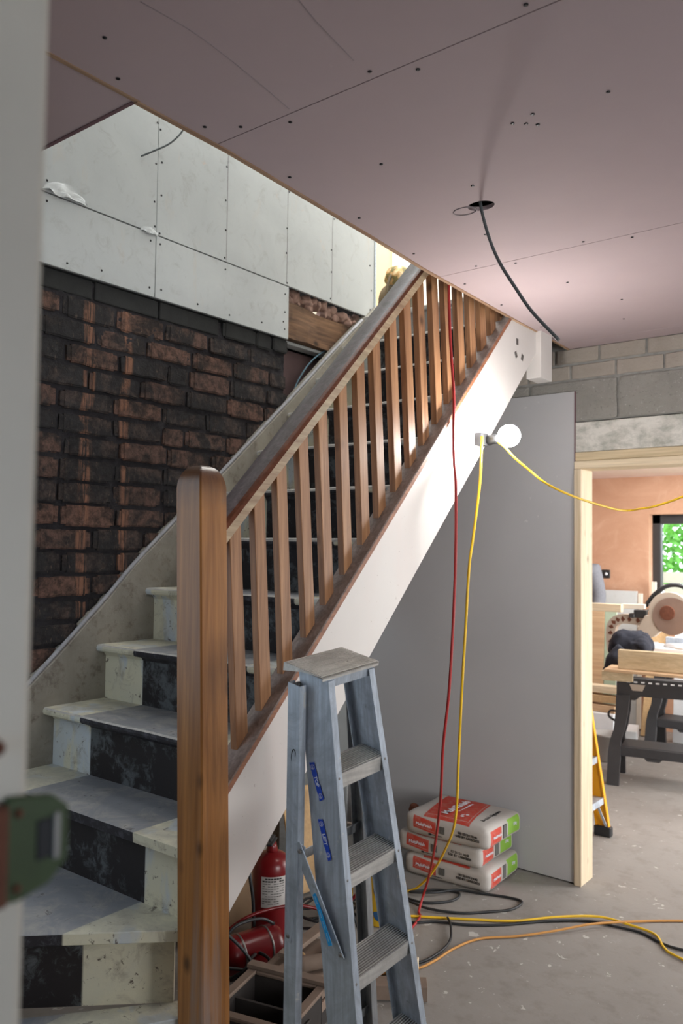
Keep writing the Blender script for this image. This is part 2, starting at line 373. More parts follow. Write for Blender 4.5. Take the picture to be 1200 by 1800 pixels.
    # --- metal and plastics
    def alu(name, c, axis=2, rough=.42, grime=.62):
        n = NT(name, rough, .55, .5); st = [120]*3; st[axis] = 3
        f = n.noise(1.0, 4, .6, 0, n.map(tuple(st))); g = n.noise(14, 7, .7, .5); h = n.noise(4, 5, .6)
        k = n.mix(n.ramp(f, [(.35, 0.), (.65, 1.)]), tuple(x*.74 for x in c), c); k = n.mix(n.ramp(n.noise(6, 7, .75, 1.0), [(.38, .8), (.58, 0.)]), k, tuple(x*.58 for x in c))
        k = n.mix(n.ramp(g, [(grime, 0.), (grime+.07, .8)]), k, (.75, .74, .70) if axis == 2 else (.2, .18, .15)); k = n.mix(n.ramp(g, [(.28, .75), (.34, 0.)]), k, (.14, .13, .12))
        n.col(k); n.rough(n.ramp(h, [(.3, rough-.06), (.7, rough+.16)])); return n.m
    M['alu'] = alu('scuffed_aluminium', (.58, .65, .74)); M['alu_step'] = alu('worn_step_aluminium', (.80, .78, .74), 1, .36, .68)
    M['alu_tread'] = plain('dirty_tread_aluminium', (.26, .235, .21), .55, .3, .3, 30)
    M['alu_dark'] = alu('shaded_rear_aluminium', (.40, .41, .42))  # far leg and crossbars: darker copy of the aluminium, shade put in colour
    M['steel'] = plain('dull_steel', (.22, .21, .2), .45, .8)
    M['zinc'] = plain('galvanised_bead', (.42, .47, .52), .4, .6, .3, 120)
    M['blue_tape'] = plain('blue_vinyl_tape', (.015, .07, .55), .35, var=.08)
    M['cyan_tape'] = plain('cyan_vinyl_tape', (.01, .36, .80), .4, var=.08)
    M['white_ink'] = plain('white_print', (.78, .82, .88), .5, var=.03)
    M['pale_blue_ink'] = plain('pale_blue_print', (.35, .62, .85), .5, var=.03)
    M['black_ink'] = plain('black_print', (.02, .02, .02), .6, var=.05)
    M['grey_ink'] = plain('grey_barcode_print', (.13, .13, .12), .7, var=.1)
    M['black_plastic'] = plain('black_plastic', (.022, .023, .025), .45, 0, .15)
    M['dark_plastic'] = plain('charcoal_plastic', (.040, .040, .043), .5, 0, .2, 9)
    M['black_cable'] = plain('black_cable_rubber', (.018, .02, .022), .5)
    M['grey_cable'] = plain('grey_twin_cable', (.11, .125, .13), .5)
    M['blue_cable'] = plain('blue_grey_cable', (.10, .19, .25), .5)
    M['red_cable'] = plain('red_cable_rubber', (.36, .022, .022), .5)
    M['yellow_cable'] = plain('yellow_cable', (.80, .50, .02), .45)
    M['orange_cable'] = plain('dusty_orange_cable', (.50, .24, .06), .6)
    M['ext_red'] = plain('red_enamel', (.14, .005, .007), .3, .0, .1)
    M['ext_label'] = plain('dusty_paper_label', (.42, .40, .38), .7)
    M['dust_box'] = plain('dust_covered_plastic', (.21, .155, .12), .85, 0, .25, 12)
    M['dark_box'] = plain('dirty_black_plastic', (.035, .03, .028), .7, 0, .3, 10)
    M['cardboard'] = plain('dusty_cardboard', (.30, .20, .12), .85, 0, .2, 8)
    M['yellow_plastic'] = plain('yellow_plastic', (.72, .44, .02), .5, 0, .1)
    M['blue_paint'] = plain('blue_sign_paint', (.02, .09, .22), .5, 0, .15)
    M['green_metal'] = plain('chipped_green_paint', (.040, .066, .020), .5, .1, .25, 60)
    M['rust'] = plain('rusty_brown_metal', (.16, .06, .035), .75, .3, .3, 60)
    M['gloss_cream'] = plain('cream_plastic_casing', (.46, .39, .32), .45, 0, .08)
    M['fibreglass'] = plain('yellow_fibreglass', (.72, .32, .008), .4, 0, .08)
    M['insulation'] = plain('brown_mineral_wool', (.42, .27, .22), .95, 0, .45, 40)
    M['grey_cloth'] = plain('grey_marl_cloth', (.15, .155, .175), .9, 0, .15, 60)
    M['dark_cloth'] = plain('dark_navy_cloth', (.018, .02, .03), .95, 0, .3, 30)
    M['skin'] = plain('skin', (.55, .34, .25), .6); M['hair'] = plain('brown_hair', (.05, .03, .02), .7)
    M['olive_cloth'] = plain('olive_brown_bag_cloth', (.10, .085, .06), .9, 0, .2, 30)
    n = NT('camouflage_cloth', .9); f = n.voro(16, out='Color'); g = n.noise(16, 3); n.col(n.ramp(g, [(.40, (.12, .11, .05)), (.50, (.38, .25, .12)), (.58, (.50, .42, .28))], 'CONSTANT')); M['camo'] = n.m
    M['frame_dark'] = plain('anthracite_window_frame', (.035, .034, .035), .4)
    M['leaf'] = plain('garden_leaves', (.12, .36, .05), .7, 0, .5, 14)
    M['grass'] = plain('garden_grass', (.16, .34, .07), .9, 0, .3, 20)
    M['fence'] = plain('garden_fence_wood', (.50, .44, .38), .8)
    M['cloud_white'] = plain('white_polythene', (.80, .82, .84), .4, 0, .05)
    M['blade'] = plain('saw_blade_steel', (.38, .27, .22), .4, .6, .1)
    n = NT('window_glass', .02, 0, .5); n.b.inputs['Transmission Weight'].default_value = 1.0; n.b.inputs['IOR'].default_value = 1.0; n.col((.97, .99, .98)); M['glass'] = n.m
    n = NT('lit_bulb_glass', .3); n.b.inputs['Emission Color'].default_value = (1.0, .98, .95, 1); n.b.inputs['Emission Strength'].default_value = 245; n.col((1, 1, 1)); M['bulb'] = n.m
mats()

# ================================================================ STRUCTURE
EDGE = [(-3.0, -1.476), (.913, -1.476), (1.41, -1.476), (2.09, -1.515), (2.43, -1.540), (3.16, -1.565), (3.86, -1.583)]
def edge_x(y):
    for (a, xa), (b, xb) in zip(EDGE, EDGE[1:]):
        if a <= y <= b: return xa+(xb-xa)*(y-a)/(b-a)
    return EDGE[-1][1]
ZC = 2.60
bm = B(); box(bm, -4.4, 2.6, -3.0, 8.0, -.12, 0.0); struct('floor', bm, M['floor'])

# ceiling boards with open joints, a lamp hole cut through
bm = B()
ys = [-3.0, -.98, .2, 1.377, 2.557, 3.74, 3.87]
HX, HY, HR = -1.126, 2.09, .034
for a, b in zip(ys, ys[1:]):
    a_, b_ = a+.0015, b-.0015
    cuts = [y for y, _ in EDGE if a_ < y < b_] + ([1.13] if a_ < 1.13 < b_ else [])
    if a_ < HY < b_: cuts = [y for y in cuts if abs(y-HY) > .06]+[HY-.06, HY+.06]
    pts = sorted(set([a_]+cuts+[b_]))
    for p, q in zip(pts, pts[1:]):
        e0 = edge_x(p) if p >= 1.13-1e-6 else -3.4; e1 = edge_x(q) if p >= 1.13-1e-6 else -3.4
        if abs(p-(HY-.06)) < 1e-6:
            for (l0, l1, r) in ((e0, e1, HX-.06), (None, None, 2.6)):
                if l0 is None: l0 = l1 = HX+.06
                hexa(bm, [(l0,p,ZC),(r,p,ZC),(r,q,ZC),(l1,q,ZC),(l0,p,ZC+.0125),(r,p,ZC+.0125),(r,q,ZC+.0125),(l1,q,ZC+.0125)])
            ring = []; outr = []; N = 32
            for k in range(N):
                t = 2*PI*k/N+PI/4; cx, sy = math.cos(t), math.sin(t); s = .06/max(abs(cx), abs(sy))
                j = 1+.05*noise.noise(Vector((cx*3, sy*3, 0)))
                ring.append((HX+cx*HR*1.2*j, HY+sy*HR*.95*j)); outr.append((HX+cx*s, HY+sy*s))
            vi = [bm.verts.new((x, y, ZC)) for x, y in ring]; vo = [bm.verts.new((x, y, ZC)) for x, y in outr]; vt = [bm.verts.new((x, y, ZC+.0125)) for x, y in ring]
            for k in range(N):
                k2 = (k+1) % N
                bm.faces.new([vi[k], vi[k2], vo[k2], vo[k]]); bm.faces.new([vi[k], vt[k], vt[k2], vi[k2]])
        else:
            hexa(bm, [(e0,p,ZC),(2.6,p,ZC),(2.6,q,ZC),(e1,q,ZC),(e0,p,ZC+.0125),(2.6,p,ZC+.0125),(2.6,q,ZC+.0125),(e1,q,ZC+.0125)])
ceil = struct('ceiling', bm, M['pink'])
bm = B()
hexa(bm, [(-1.52,1.13,2.66),(2.6,1.13,2.66),(2.6,3.87,2.66),(-1.62,3.87,2.66),(-1.52,1.13,2.86),(2.6,1.13,2.86),(2.6,3.87,2.86),(-1.62,3.87,2.86)])
box(bm, -3.4, 2.6, -3.0, 1.12, 2.66, 2.86)
struct('ceiling_void', bm, M['darkblock'], ceil)
# raw lining along the stair opening
bm = B()
for (a, xa), (b, xb) in zip(EDGE[1:], EDGE[2:]):
    if b <= 1.13: continue
    a = max(a, 1.13); xa = edge_x(a)
    hexa(bm, [(xa-.012,a,2.5955),(xa,a,2.5955),(xb,b,2.5955),(xb-.012,b,2.5955),(xa-.012,a,2.87),(xa,a,2.87),(xb,b,2.87),(xb-.012,b,2.87)])
struct('trim_1', bm, M['edge_wood'])
bm = B(); box(bm, -2.64, -1.49, 1.124, 1.134, 2.5985, 2.87); struct('trim_2', bm, M['board_edge'])
bm = B(); box(bm, -1.484, -1.473, .2, 1.135, 2.5975, 2.6); struct('trim_3', bm, M['edge_wood'])
# cutout ring beside the hole
bm = B(); tube(bm, [(HX-.055+.036*math.cos(t*PI/12), HY+.004+.026*math.sin(t*PI/12), ZC-.0005) for t in range(25)], .0018, 6, 2)
struct('pencil_ring', bm, M['pencil'], ceil)
def screws(lst, parent, axis, mat, r=.0048):
    first = None
    for p in lst:
        if first is None:
            b_ = B(); d = Vector(axis)
            lathe(b_, [(r, -.002), (r, .0008), (r*.5, .0014)], along(Vector((0, 0, 0)), d), 8)
            o = obj('screw', b_, mat, parent); first = o
            pm = WM[parent]; o.matrix_local = pm.inverted() @ Matrix.Translation(Vector(p))
        else:
            o = first.copy(); C.objects.link(o); o.parent = parent
            o.matrix_local = WM[parent].inverted() @ Matrix.Translation(Vector(p))
px_screws = [(-1.52+dx, y) for dx, y in []]
sc = []
for yj in (1.377, 2.557):
    for k in range(7):
        sc.append((-1.36+.36*k+random.uniform(-.03, .03), yj-.026)); sc.append((-1.24+.36*k+random.uniform(-.03, .03), yj+.028))
for y in (.62, .95, 1.7, 1.98, 2.28, 2.88, 3.2, 3.5):
    for x in ((-1.20, -.62, -.1) if y > 1.3 else (-1.35, -.9, -.4, .1)):
        sc.append((x+random.uniform(-.02, .02)+(.1 if y in (1.98, 3.2) else 0), y+random.uniform(-.03, .03)))
sc += [(edge_x(y)+.035+random.uniform(0, .01), y) for y in (1.05, 1.3, 1.62, 1.95, 2.3, 2.68, 3.0, 3.4)]
sc += [(-1.42+.2*k, .98) for k in range(0)] + [(-.845, 1.72), (-.82, 1.74), (-.80, 1.76), (-.79, 1.71), (-2.0, .98), (-2.15, .78), (-2.3, 1.06)]
screws([(x, y, ZC-.0006) for x, y in sc], ceil, (0, 0, -1), M['screw'])
bm = B()
tube(bm, [(-1.20, .92, ZC-.0002), (-1.19, 1.05, ZC-.0002), (-1.205, 1.22, ZC-.0002), (-1.225, 1.36, ZC-.0002)], .0009, 5, 5)
tube(bm, [(-.93, .98, ZC-.0002), (-.97, 1.12, ZC-.0002), (-.995, 1.30, ZC-.0002)], .0009, 5, 5)
struct('pencil_line', bm, M['pencil'], ceil)

# ---- brick wall on the left
def brickwork(bm, y0, y1, z0, z1, h, L, X, dx=-.03, joint=.011, seed=1, jit=.003, mi=0, amp=.0028):
    """face at x = X, bricks run along y"""
    rnd = random.Random(seed); r = 0; z = z1
    while z > z0:
        off = (L/2 if r % 2 else 0)+rnd.uniform(-.03, .03); y = y0-off
        while y < y1:
            l = L*(1 if rnd.random() > .12 else .5)
            a, b = max(y, y0), min(y+l-joint, y1); 
            if b-a > .03:
                t = bmesh.new(); bmesh.ops.create_cube(t, size=1.0)
                bmesh.ops.bevel(t, geom=list(t.edges), offset=.085, segments=2, affect='EDGES')
                bmesh.ops.subdivide_edges(t, edges=[e for e in t.edges if abs((e.verts[0].co-e.verts[1].co).y) > .5], cuts=7, use_grid_fill=True)
                zz0, zz1 = z-h+joint+rnd.uniform(-jit, jit), z+rnd.uniform(-jit, jit); px = rnd.uniform(-.007, .005)
                for v in t.verts:
                    q = v.co
                    p = Vector((X+px+(q.x-.5)*.03, (a+b)/2+q.y*(b-a), (zz0+zz1)/2+q.z*(zz1-zz0)))
                    n_ = noise.noise_vector(p*Vector((22, 22, 22)).x+Vector((seed, 0, 0)))
                    v.co = p+Vector((n_.x*amp*.9, n_.y*amp, n_.z*amp*1.1))
                merge(bm, t, rnd.choice((0, 0, 0, 1, 1, 1, 2)) if amp > .0029 else mi)
            y += l
        z -= h; r += 1
bm = B(); brickwork(bm, 1.0, 2.962, .75, 2.522, .0867, .243, -2.65, joint=.015, seed=5, jit=.0045, amp=.0045)
wl = struct('wall_left', bm, [M['brick'], M['brick2'], M['brick3']], smooth=True)
bm = B(); box(bm, -2.80, -2.672, .2, 2.955, 0, 2.60)
t = bmesh.new(); bmesh.ops.create_grid(t, x_segments=150, y_segments=130, size=.5)
for v in t.verts:
    y, z = 1.975+v.co.x*1.94, 1.67+v.co.y*1.86; p = Vector((0, y, z)); v.co = Vector((-2.662+.007*noise.noise(p*14)+.006*noise.noise(p*42), y, z))
for f in t.faces: f.smooth = True
merge(bm, t); struct('mortar_bed', bm, M['mortar'], wl)
bm = B()
for a, b in ((1.0, 1.845), (1.855, 2.16), (2.17, 2.50)):
    box(bm, -2.68, -2.653+random.uniform(-.004, .004), a, b, 2.535, 2.607, .006, 2)
brickwork(bm, 2.51, 2.955, 2.53, 2.607, .08, .22, -2.65, seed=3)
struct('top_course', bm, M['darkblock'], wl)
bm = B(); box(bm, -2.72, -2.655, 1.0, 2.96, .0, .8); struct('under_stair_plaster', bm, M['wall_string'], wl)
# drywall above the bricks
bm = B()
def bd(y0, y1, z0, z1, x1=-2.637): box(bm, x1-.014, x1, y0, y1, z0, z1, .0012)
bd(.3, 2.127, 2.612, 2.869); bd(2.1295, 2.948, 2.612, 2.869)
bd(.3, 2.127, 2.8735, 5.0, -2.6355); bd(2.129, 3.66, 2.8735, 5.0, -2.636)
dw = struct('wall_stairwell', bm, M['drywall'])
bm = B(); box(bm, -2.82, -2.655, .3, 3.655, 2.90, 5.0); box(bm, -2.80, -2.655, .3, 2.945, 2.61, 2.90); struct('stud_wall', bm, M['darkblock'], dw)
bm = B(); box(bm, -2.655, -2.632, 3.655, 3.672, 2.94, 5.0); struct('corner_bead', bm, M['zinc'], dw)
bm = B()
for y in (2.524, 2.929, 3.28): box(bm, -2.636, -2.6352, y-.0008, y+.0008, 2.88, 4.2)
struct('pencil_line', bm, M['pencil'], dw)
sw = []
for y in (1.62, 2.12, 2.14, 2.524, 2.929, 3.28, 3.62):
    for z in (2.90, 3.02+.02*random.random(), 3.17, 3.32, 3.5): 
        if not (y > 3.5 and z > 3.3): sw.append((-2.6352, y+random.uniform(-.012, .012), z+random.uniform(-.02, .02)))
for y in (1.72, 1.87, 2.10, 2.16, 2.36, 2.55, 2.76, 2.92): sw.append((-2.6365, y, 2.645+random.uniform(-.012, .012)))
for y in (1.63, 2.10, 2.15, 2.52, 2.92): sw.append((-2.6365, y, 2.835+random.uniform(-.012, .008)))
sw += [(-2.6365, 2.92, 2.74), (-2.6365, 2.91, 2.69)]
screws(sw, dw, (1, 0, 0), M['screw'], .0046)
def torn(y, z, s, seed):
    b_ = B(); t = bmesh.new(); bmesh.ops.create_grid(t, x_segments=14, y_segments=8, size=.5)
    for v in t.verts:
        u, q = v.co.x, v.co.y; n_ = noise.noise(Vector((u*4+seed, q*4, 0)))
        k = max(0, 1-abs(u)*2)**.5
        v.co = Vector((-2.634+.012*k*abs(n_+.3)*(1-q)+.002, y+u*s, z+.006+(q+.5)*s*.28*k+.012*n_))
    for f in t.faces: f.smooth = True
    merge(b_, t); struct('torn_paper', b_, M['paper'], dw)
torn(1.70, 2.87, .19, 1); torn(2.09, 2.86, .09, 7)

# ---- hall back wall: board, blockwork, lintel
YB = 3.849
bm = B(); box(bm, -3.75, -1.555, YB, YB+.0125, .008, 2.383, .001)
wb = struct('wall_understairs', bm, M['board'])
bm = B(); box(bm, -1.5545, -1.5515, YB-.0015, YB+.013, .03, 2.383); struct('board_edge', bm, M['board_edge'], wb)
sw = [(-1.60, YB-.0014, 2.30), (-1.565, YB-.0014, 2.2), (-1.58, YB-.0014, 2.05), (-1.565, YB-.0014, 1.93)]
bm = B()
rnd = random.Random(4)
def blocks(bm, x0, x1, z0, z1, L, off, mi):
    x = x0-off
    while x < x1:
        a, b = max(x, x0), min(x+L-.012, x1); x += L
        if b-a < .03: continue
        t = bmesh.new(); bmesh.ops.create_cube(t, size=1.0); bmesh.ops.bevel(t, geom=list(t.edges), offset=.03, segments=1, affect='EDGES')
        bmesh.ops.subdivide_edges(t, edges=list(t.edges), cuts=3, use_grid_fill=True); dy = rnd.uniform(-.003, .003)
        for v in t.verts:
            p = Vector(((a+b)/2+v.co.x*(b-a), 3.90+dy+v.co.y*.07, (z0+z1)/2+v.co.z*(z1-z0-.012)))
            v.co = p+noise.noise_vector(p*25)*.0028
        merge(bm, t, mi)
blocks(bm, -2.6, 2.6, 2.232, 2.442, .45, .09, 0)
blocks(bm, -2.6, 2.6, 2.442, 2.522, .225, .10, 1); blocks(bm, -2.6, 2.6, 2.522, 2.604, .225, .18, 1)
blocks(bm, -2.6, -1.60, 2.02, 2.232, .45, .2, 0)
wbk = struct('wall_back', bm, [M['block'], M['sandblock']])
bm = B(); box(bm, -2.64, 2.6, 3.874, 4.0, 2.235, 2.86); box(bm, -2.64, -1.552, 3.874, 4.0, 0, 2.235); box(bm, .02, 2.6, 3.862, 4.0, 0, 2.08)
struct('mortar_bed', bm, M['block_mortar'], wbk)
bm = B(); box(bm, -1.553, .25, 3.856, 4.0, 2.082, 2.228, .004, 2); struct('lintel', bm, M['lintel'], wbk)
bm = B(); box(bm, -1.553, .06, 3.852, 3.99, 2.038, 2.081, .003, 1); tf = struct('trim_4', bm, M['pine_x'])
bm = B(); box(bm, -1.556, .06, 3.846, 3.99, 1.998, 2.037, .003, 1); struct('head_board', bm, M['pine_pale'], tf)
bm = B(); box(bm, -1.5535, -1.516, 3.838, 3.985, .0, 1.998, .003, 1); struct('door_jamb', bm, M['pine'], tf)
bm = B(); box(bm, -.02, .02, 3.842, 3.985, 0, 1.998, .003, 1); struct('door_jamb', bm, M['pine'], tf)
# boxed-out gap by the trimmer with a dark timber end
bm = B(); box(bm, -1.60, -1.50, 3.60, 3.84, 2.603, 2.66); struct('trimmer_end', bm, M['joist'], wbk)

# ---- beam, insulation and recess at the stair head
bm = B()
t = bmesh.new(); bmesh.ops.create_cube(t, size=1.0); bmesh.ops.subdivide_edges(t, edges=list(t.edges), cuts=10, use_grid_fill=True)
for v in t.verts:
    p = Vector((-2.72+v.co.x*.09, 3.45+v.co.y*1.0, 2.72+v.co.z*.17)); v.co = p+noise.noise_vector(p*7)*.014
merge(bm, t)
bms = struct('beam', bm, M['joist'], wl)
bm = B()
for k in range(30):
    t = bmesh.new(); bmesh.ops.create_icosphere(t, subdivisions=3, radius=1.0)
    y = 3.0+k*.0235; c = Vector((-2.70+random.uniform(-.03, .02), y, 2.835+random.uniform(-.02, .025)))
    s = Vector((.035, random.uniform(.02, .045), random.uniform(.018, .038)))
    for v in t.verts:
        q = v.co.copy(); v.co = Vector((q.x*s.x, q.y*s.y, q.z*s.z))+c; v.co += noise.noise_vector(v.co*45)*.013
    for f in t.faces: f.smooth = True
    merge(bm, t)
tag(obj('insulation_wool', bm, M['insulation']), 'brown mineral wool stuffed above the old joist, under the white boards', 'insulation', kind='stuff')
bm = B(); box(bm, -2.80, -2.76, 2.96, 4.0, 1.45, 2.618); box(bm, -3.75, -2.76, 2.96, 4.0, 2.60, 2.62); struct('wall_recess', bm, M['dark_board'])
bm = B(); box(bm, -3.85, -3.75, 2.8, 4.0, 0, 2.6); box(bm, -3.85, -2.8, 2.80, 2.90, 0, 2.6); struct('wall_recess_side', bm, M['hall_wall'])
bm = B(); box(bm, -2.77, -2.70, 3.0, 3.9, 2.612, 2.628, .002); struct('trim_5', bm, M['drywall'])

# ---- landing floor and upstairs shell
bm = B(); box(bm, -5.2, -1.50, 4.0, 5.3, 2.62, 2.86); box(bm, -2.60, -1.62, 3.56, 4.0, 2.70, 2.86); box(bm, -5.2, -2.75, 3.7, 4.0, 2.95, 2.96); struct('landing_floor', bm, M['floor'])
bm = B(); box(bm, -5.2, -3.42, 5.0, 5.1, 2.86, 5.2); struct('wall_landing', bm, M['cream_wall'])
bm = B(); box(bm, -3.42, .6, 5.0, 5.1, 2.86, 5.2); struct('wall_landing_right', bm, M['white_wall'])
bm = B(); box(bm, -3.42, -3.38, 4.975, 5.0, 2.86, 5.1); box(bm, -2.72, -2.68, 4.975, 5.0, 2.86, 5.1); box(bm, -3.38, -2.72, 4.985, 5.0, 2.86, 5.0, .004)
struct('door_1', bm, M['white_wall'])
bm = B(); box(bm, -5.2, .6, .1, 5.1, 5.2, 5.3); struct('ceiling_upstairs', bm, M['white_wall'])
bm = B(); box(bm, -5.3, -5.2, 3.6, 5.1, 2.8, 5.2); struct('wall_landing_left', bm, M['cream_wall'])
bm = B(); box(bm, -1.38, -1.28, 1.1, 5.1, 2.87, 5.2); box(bm, -2.8, -1.3, 1.0, 1.1, 2.87, 5.2); struct('wall_upstairs', bm, M['white_wall'])
bm = B(); box(bm, -5.2, -2.82, 3.66, 3.7, 2.87, 5.2); struct('wall_landing_front', bm, M['cream_wall'])

# ---- hall shell out of view, front wall with its door frame
bm = B(); box(bm, 2.5, 2.6, -3.0, .85, 0, 2.6); box(bm, 2.5, 2.6, 2.55, 4.0, 0, 2.6); box(bm, 2.5, 2.6, .85, 2.55, 0, .7); box(bm, 2.5, 2.6, .85, 2.55, 2.3, 2.6); struct('wall_right', bm, M['hall_wall'])
bm = B(); box(bm, -3.0, 2.6, -3.1, -3.0, 0, 2.6); struct('wall_rear', bm, M['hall_wall'])
bm = B(); box(bm, -2.9, -2.7, -3.0, .2, 0, 2.6); struct('wall_rear_left', bm, M['hall_wall'])
bm = B(); box(bm, -2.9, -.60, .17, .25, 0, 2.6); box(bm, .55, 2.5, .17, .25, 0, 2.6); box(bm, -.6, .55, .17, .25, 2.25, 2.6); struct('wall_front', bm, M['hall_wall'])
# door frame next to the camera
bm = B(); box(bm, -.60, -.4385, .165, .27, 0, 2.25, .004, 2); fr = struct('door_2', bm, M['frame_paint'])
bm = B(); box(bm, -.60, -.4900, .27, .283, 0, 2.25, .005, 2); struct('frame_stop', bm, M['frame_paint'], fr)
bm = B(); box(bm, .54, .58, .165, .27, 0, 2.25, .004, 2); struct('frame_post', bm, M['frame_paint'], fr)
bm = B(); box(bm, -.44, .54, .165, .27, 2.21, 2.25, .004, 2); struct('frame_head', bm, M['frame_paint'], fr)

# lock keep on the frame, knob above
k = empty('lock_keep', (-.4385, .26, 1.39), 'green painted metal lock keep with a square hole on the white door frame', 'lock keep')
bm = B(); prism(bm, [(.2535,1.398),(.2535,1.4545),(.257,1.4565),(.283,1.4525),(.2935,1.444),(.2935,1.413),(.282,1.402),(.262,1.397)], 0, -.4385, -.4325, .0008)
obj('keep_plate', bm, M['green_metal'], k)
bm = B(); box(bm, -.4340, -.4315, .2725, .2825, 1.417, 1.440, .0005); obj('latch_hole', bm, M['screw'], k, label='dark square latch hole')
bm = B(); box(bm, -.4335, -.4310, .2828, .2875, 1.415, 1.442, .0005); obj('latch_lip', bm, M['steel'], k)
bm = B(); prism(bm, [(.215,1.398),(.215,1.450),(.2532,1.4535),(.2532,1.398)], 0, -.4385, -.4285, .001); obj('lock_body', bm, M['rust'], k, label='rusty brown lock body')
bm = B()
bm.free()
for y, z in ((.2605, 1.447), (.2605, 1.405)):
    bm = B(); lathe(bm, [(.0026, 0), (.0026, .0012), (.001, .002)], along((-.4326, y, z), (-.42, y, z)), 10); obj('fixing_screw', bm, M['rust'], k)
bm = B(); lathe(bm, [(.004, 0), (.005, .003), (.004, .008), (0, .010)], along((-.4385, .2465, 1.486), (-.42, .2465, 1.486)), 14)
tag(obj('hinge_stud', bm, M['rust'], smooth=True), 'small rusty brown stud on the white door frame above the green lock keep', 'stud')

# ================================================================ STAIRCASE
R = .2043
st = empty('staircase', (-1.6, 1.45, 0), 'old timber staircase with stained balusters, white outer string and dark painted runner', 'staircase')
NOSE = {4: 1.445, 5: 1.66, 6: 1.875, 7: 2.10}
for n in range(8, 14): NOSE[n] = 2.10+.2075*(n-7)
X0, X1 = -2.625, -1.605
def add_riser(n, y):
    b_ = B(); box(b_, X0, X1, y, y+.018, R*(n-1), R*n-.022); obj('riser', b_, M['riser'], st)
    # scotia under the nosing
    b_ = B(); prism(b_, [(y-.012, R*n-.026), (y+.001, R*n-.026), (y+.001, R*n-.045), (y-.004, R*n-.040)], 0, X0, X1); obj('scotia', b_, M['nosing'], st)
def add_tread(n, y0, y1):
    z = R*n; b_ = B(); r_ = .013
    prof = [(y1, z-.026), (y0+r_*.6, z-.026), (y0+.002, z-.021), (y0, z-.013), (y0+.002, z-.005), (y0+r_*.6, z), (y1, z)]
    t = bmesh.new(); A = []; 
    nx = 24
    for i in range(nx+1):
        x = X0+(X1-X0)*i/nx
        A.append([t.verts.new(Vector((x, yy+(.003*noise.noise(Vector((x*9, n*7.7, 0))) if yy < y0+.02 else 0), zz+(.002*noise.noise(Vector((x*7, n*3.3, 4))))))) for yy, zz in prof])
    for a, b in zip(A, A[1:]):
        for j in range(len(prof)):
            f = t.faces.new([a[j], b[j], b[(j+1) % len(prof)], a[(j+1) % len(prof)]])
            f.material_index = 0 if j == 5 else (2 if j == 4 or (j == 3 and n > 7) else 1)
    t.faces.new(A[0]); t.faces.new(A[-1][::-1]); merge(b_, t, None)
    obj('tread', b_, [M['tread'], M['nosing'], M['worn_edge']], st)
for n in range(5, 14):
    add_riser(n, NOSE[n]+.045)
    add_tread(n, NOSE[n], (NOSE[n+1] if n < 13 else 3.56)+.05)
add_riser(14, 3.555+.045)
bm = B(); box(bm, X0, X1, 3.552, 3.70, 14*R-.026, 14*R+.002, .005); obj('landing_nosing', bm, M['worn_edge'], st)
add_riser(4, 1.49)
b_ = B(); y0 = 1.445
for i in range(20):
    xa, xb = X0+(X1-.04-X0)*i/20, X0+(X1-.04-X0)*(i+1)/20
    hexa(b_, [(xa,y0+.002,4*R-.027),(xb,y0+.002,4*R-.027),(xb,1.72,4*R-.027),(xa,1.72,4*R-.027),(xa,y0,4*R),(xb,y0,4*R),(xb,1.72,4*R),(xa,1.72,4*R)])
    for f in b_.faces:
        c = f.calc_center_median(); f.material_index = 0 if abs(c.z-4*R) < 1e-4 else 1
bmesh.ops.remove_doubles(b_, verts=b_.verts, dist=1e-5)
obj('tread', b_, [M['tread'], M['nosing']], st)
# winders: straight nosing lines fanning from the newel
def winder(n, p, d, length, back, nameR=True):
    p = Vector(p); d = Vector(d).normalized(); nrm = Vector((d.y, -d.x))
    if nrm.dot(Vector((1, -1))) < 0: nrm = -nrm
    z = n*R; q = p+d*length; b_ = B()
    poly = [p, q]+[Vector(v) for v in back]
    prism(b_, [(v.x, v.y) for v in poly], 2, z-.03, z, .002)
    for f in b_.faces:
        c = f.calc_center_median(); f.material_index = 0 if abs(c.z-z) < 1e-3 else 1
    obj('winder_tread', b_, [M['tread_winder'], M['nosing_winder']], st)
    # riser below
    a = p-nrm*.045+d*.03; e = q-nrm*.045; b_ = B()
    pts = [a, e, e-nrm*.018, a-nrm*.018]
    prism(b_, [(v.x, v.y) for v in pts], 2, z-R, z-.03); obj('riser', b_, M['riser_winder'], st)
winder(3, (-1.625, 1.455), (-.277, -.262), 1.42, [(-2.63, .5), (-2.63, 1.52), (-1.66, 1.52)])
winder(2, (-1.605, 1.44), (-.14, -.24), 1.2, [(-2.3, .5), (-2.1, .95), (-1.66, 1.5)])
winder(1, (-1.50, 1.43), (-.05, -.9), 1.15, [(-2.0, .35), (-2.0, 1.0), (-1.60, 1.5)])
# wall string, dusty plastered
bm = B()
top = [(1.40, .93), (1.60, 1.10), (1.90, 1.375), (2.055, 1.53), (2.25, 1.70), (2.52, 1.93), (2.99, 2.345), (3.30, 2.63), (3.655, 2.94), (3.70, 2.94)]
t = bmesh.new(); A = []
dense = []
for (a, za), (b, zb) in zip(top, top[1:]):
    for i in range(6): dense.append((a+(b-a)*i/6, za+(zb-za)*i/6))
dense.append(top[-1])
for y, z in dense:
    j = .006*noise.noise(Vector((y*6, 3, 0)))+.003*noise.noise(Vector((y*25, 3, 0)))
    zb = max(0.0, z-.62)
    A.append([t.verts.new((-2.62, y, zb)), t.verts.new((-2.618, y, z+j-.010)), t.verts.new((-2.626, y, z+j)), t.verts.new((-2.662, y, z+j+.006)), t.verts.new((-2.662, y, zb))])
for a, b in zip(A, A[1:]):
    for i in range(5): t.faces.new([a[i], b[i], b[(i+1) % 5], a[(i+1) % 5]])
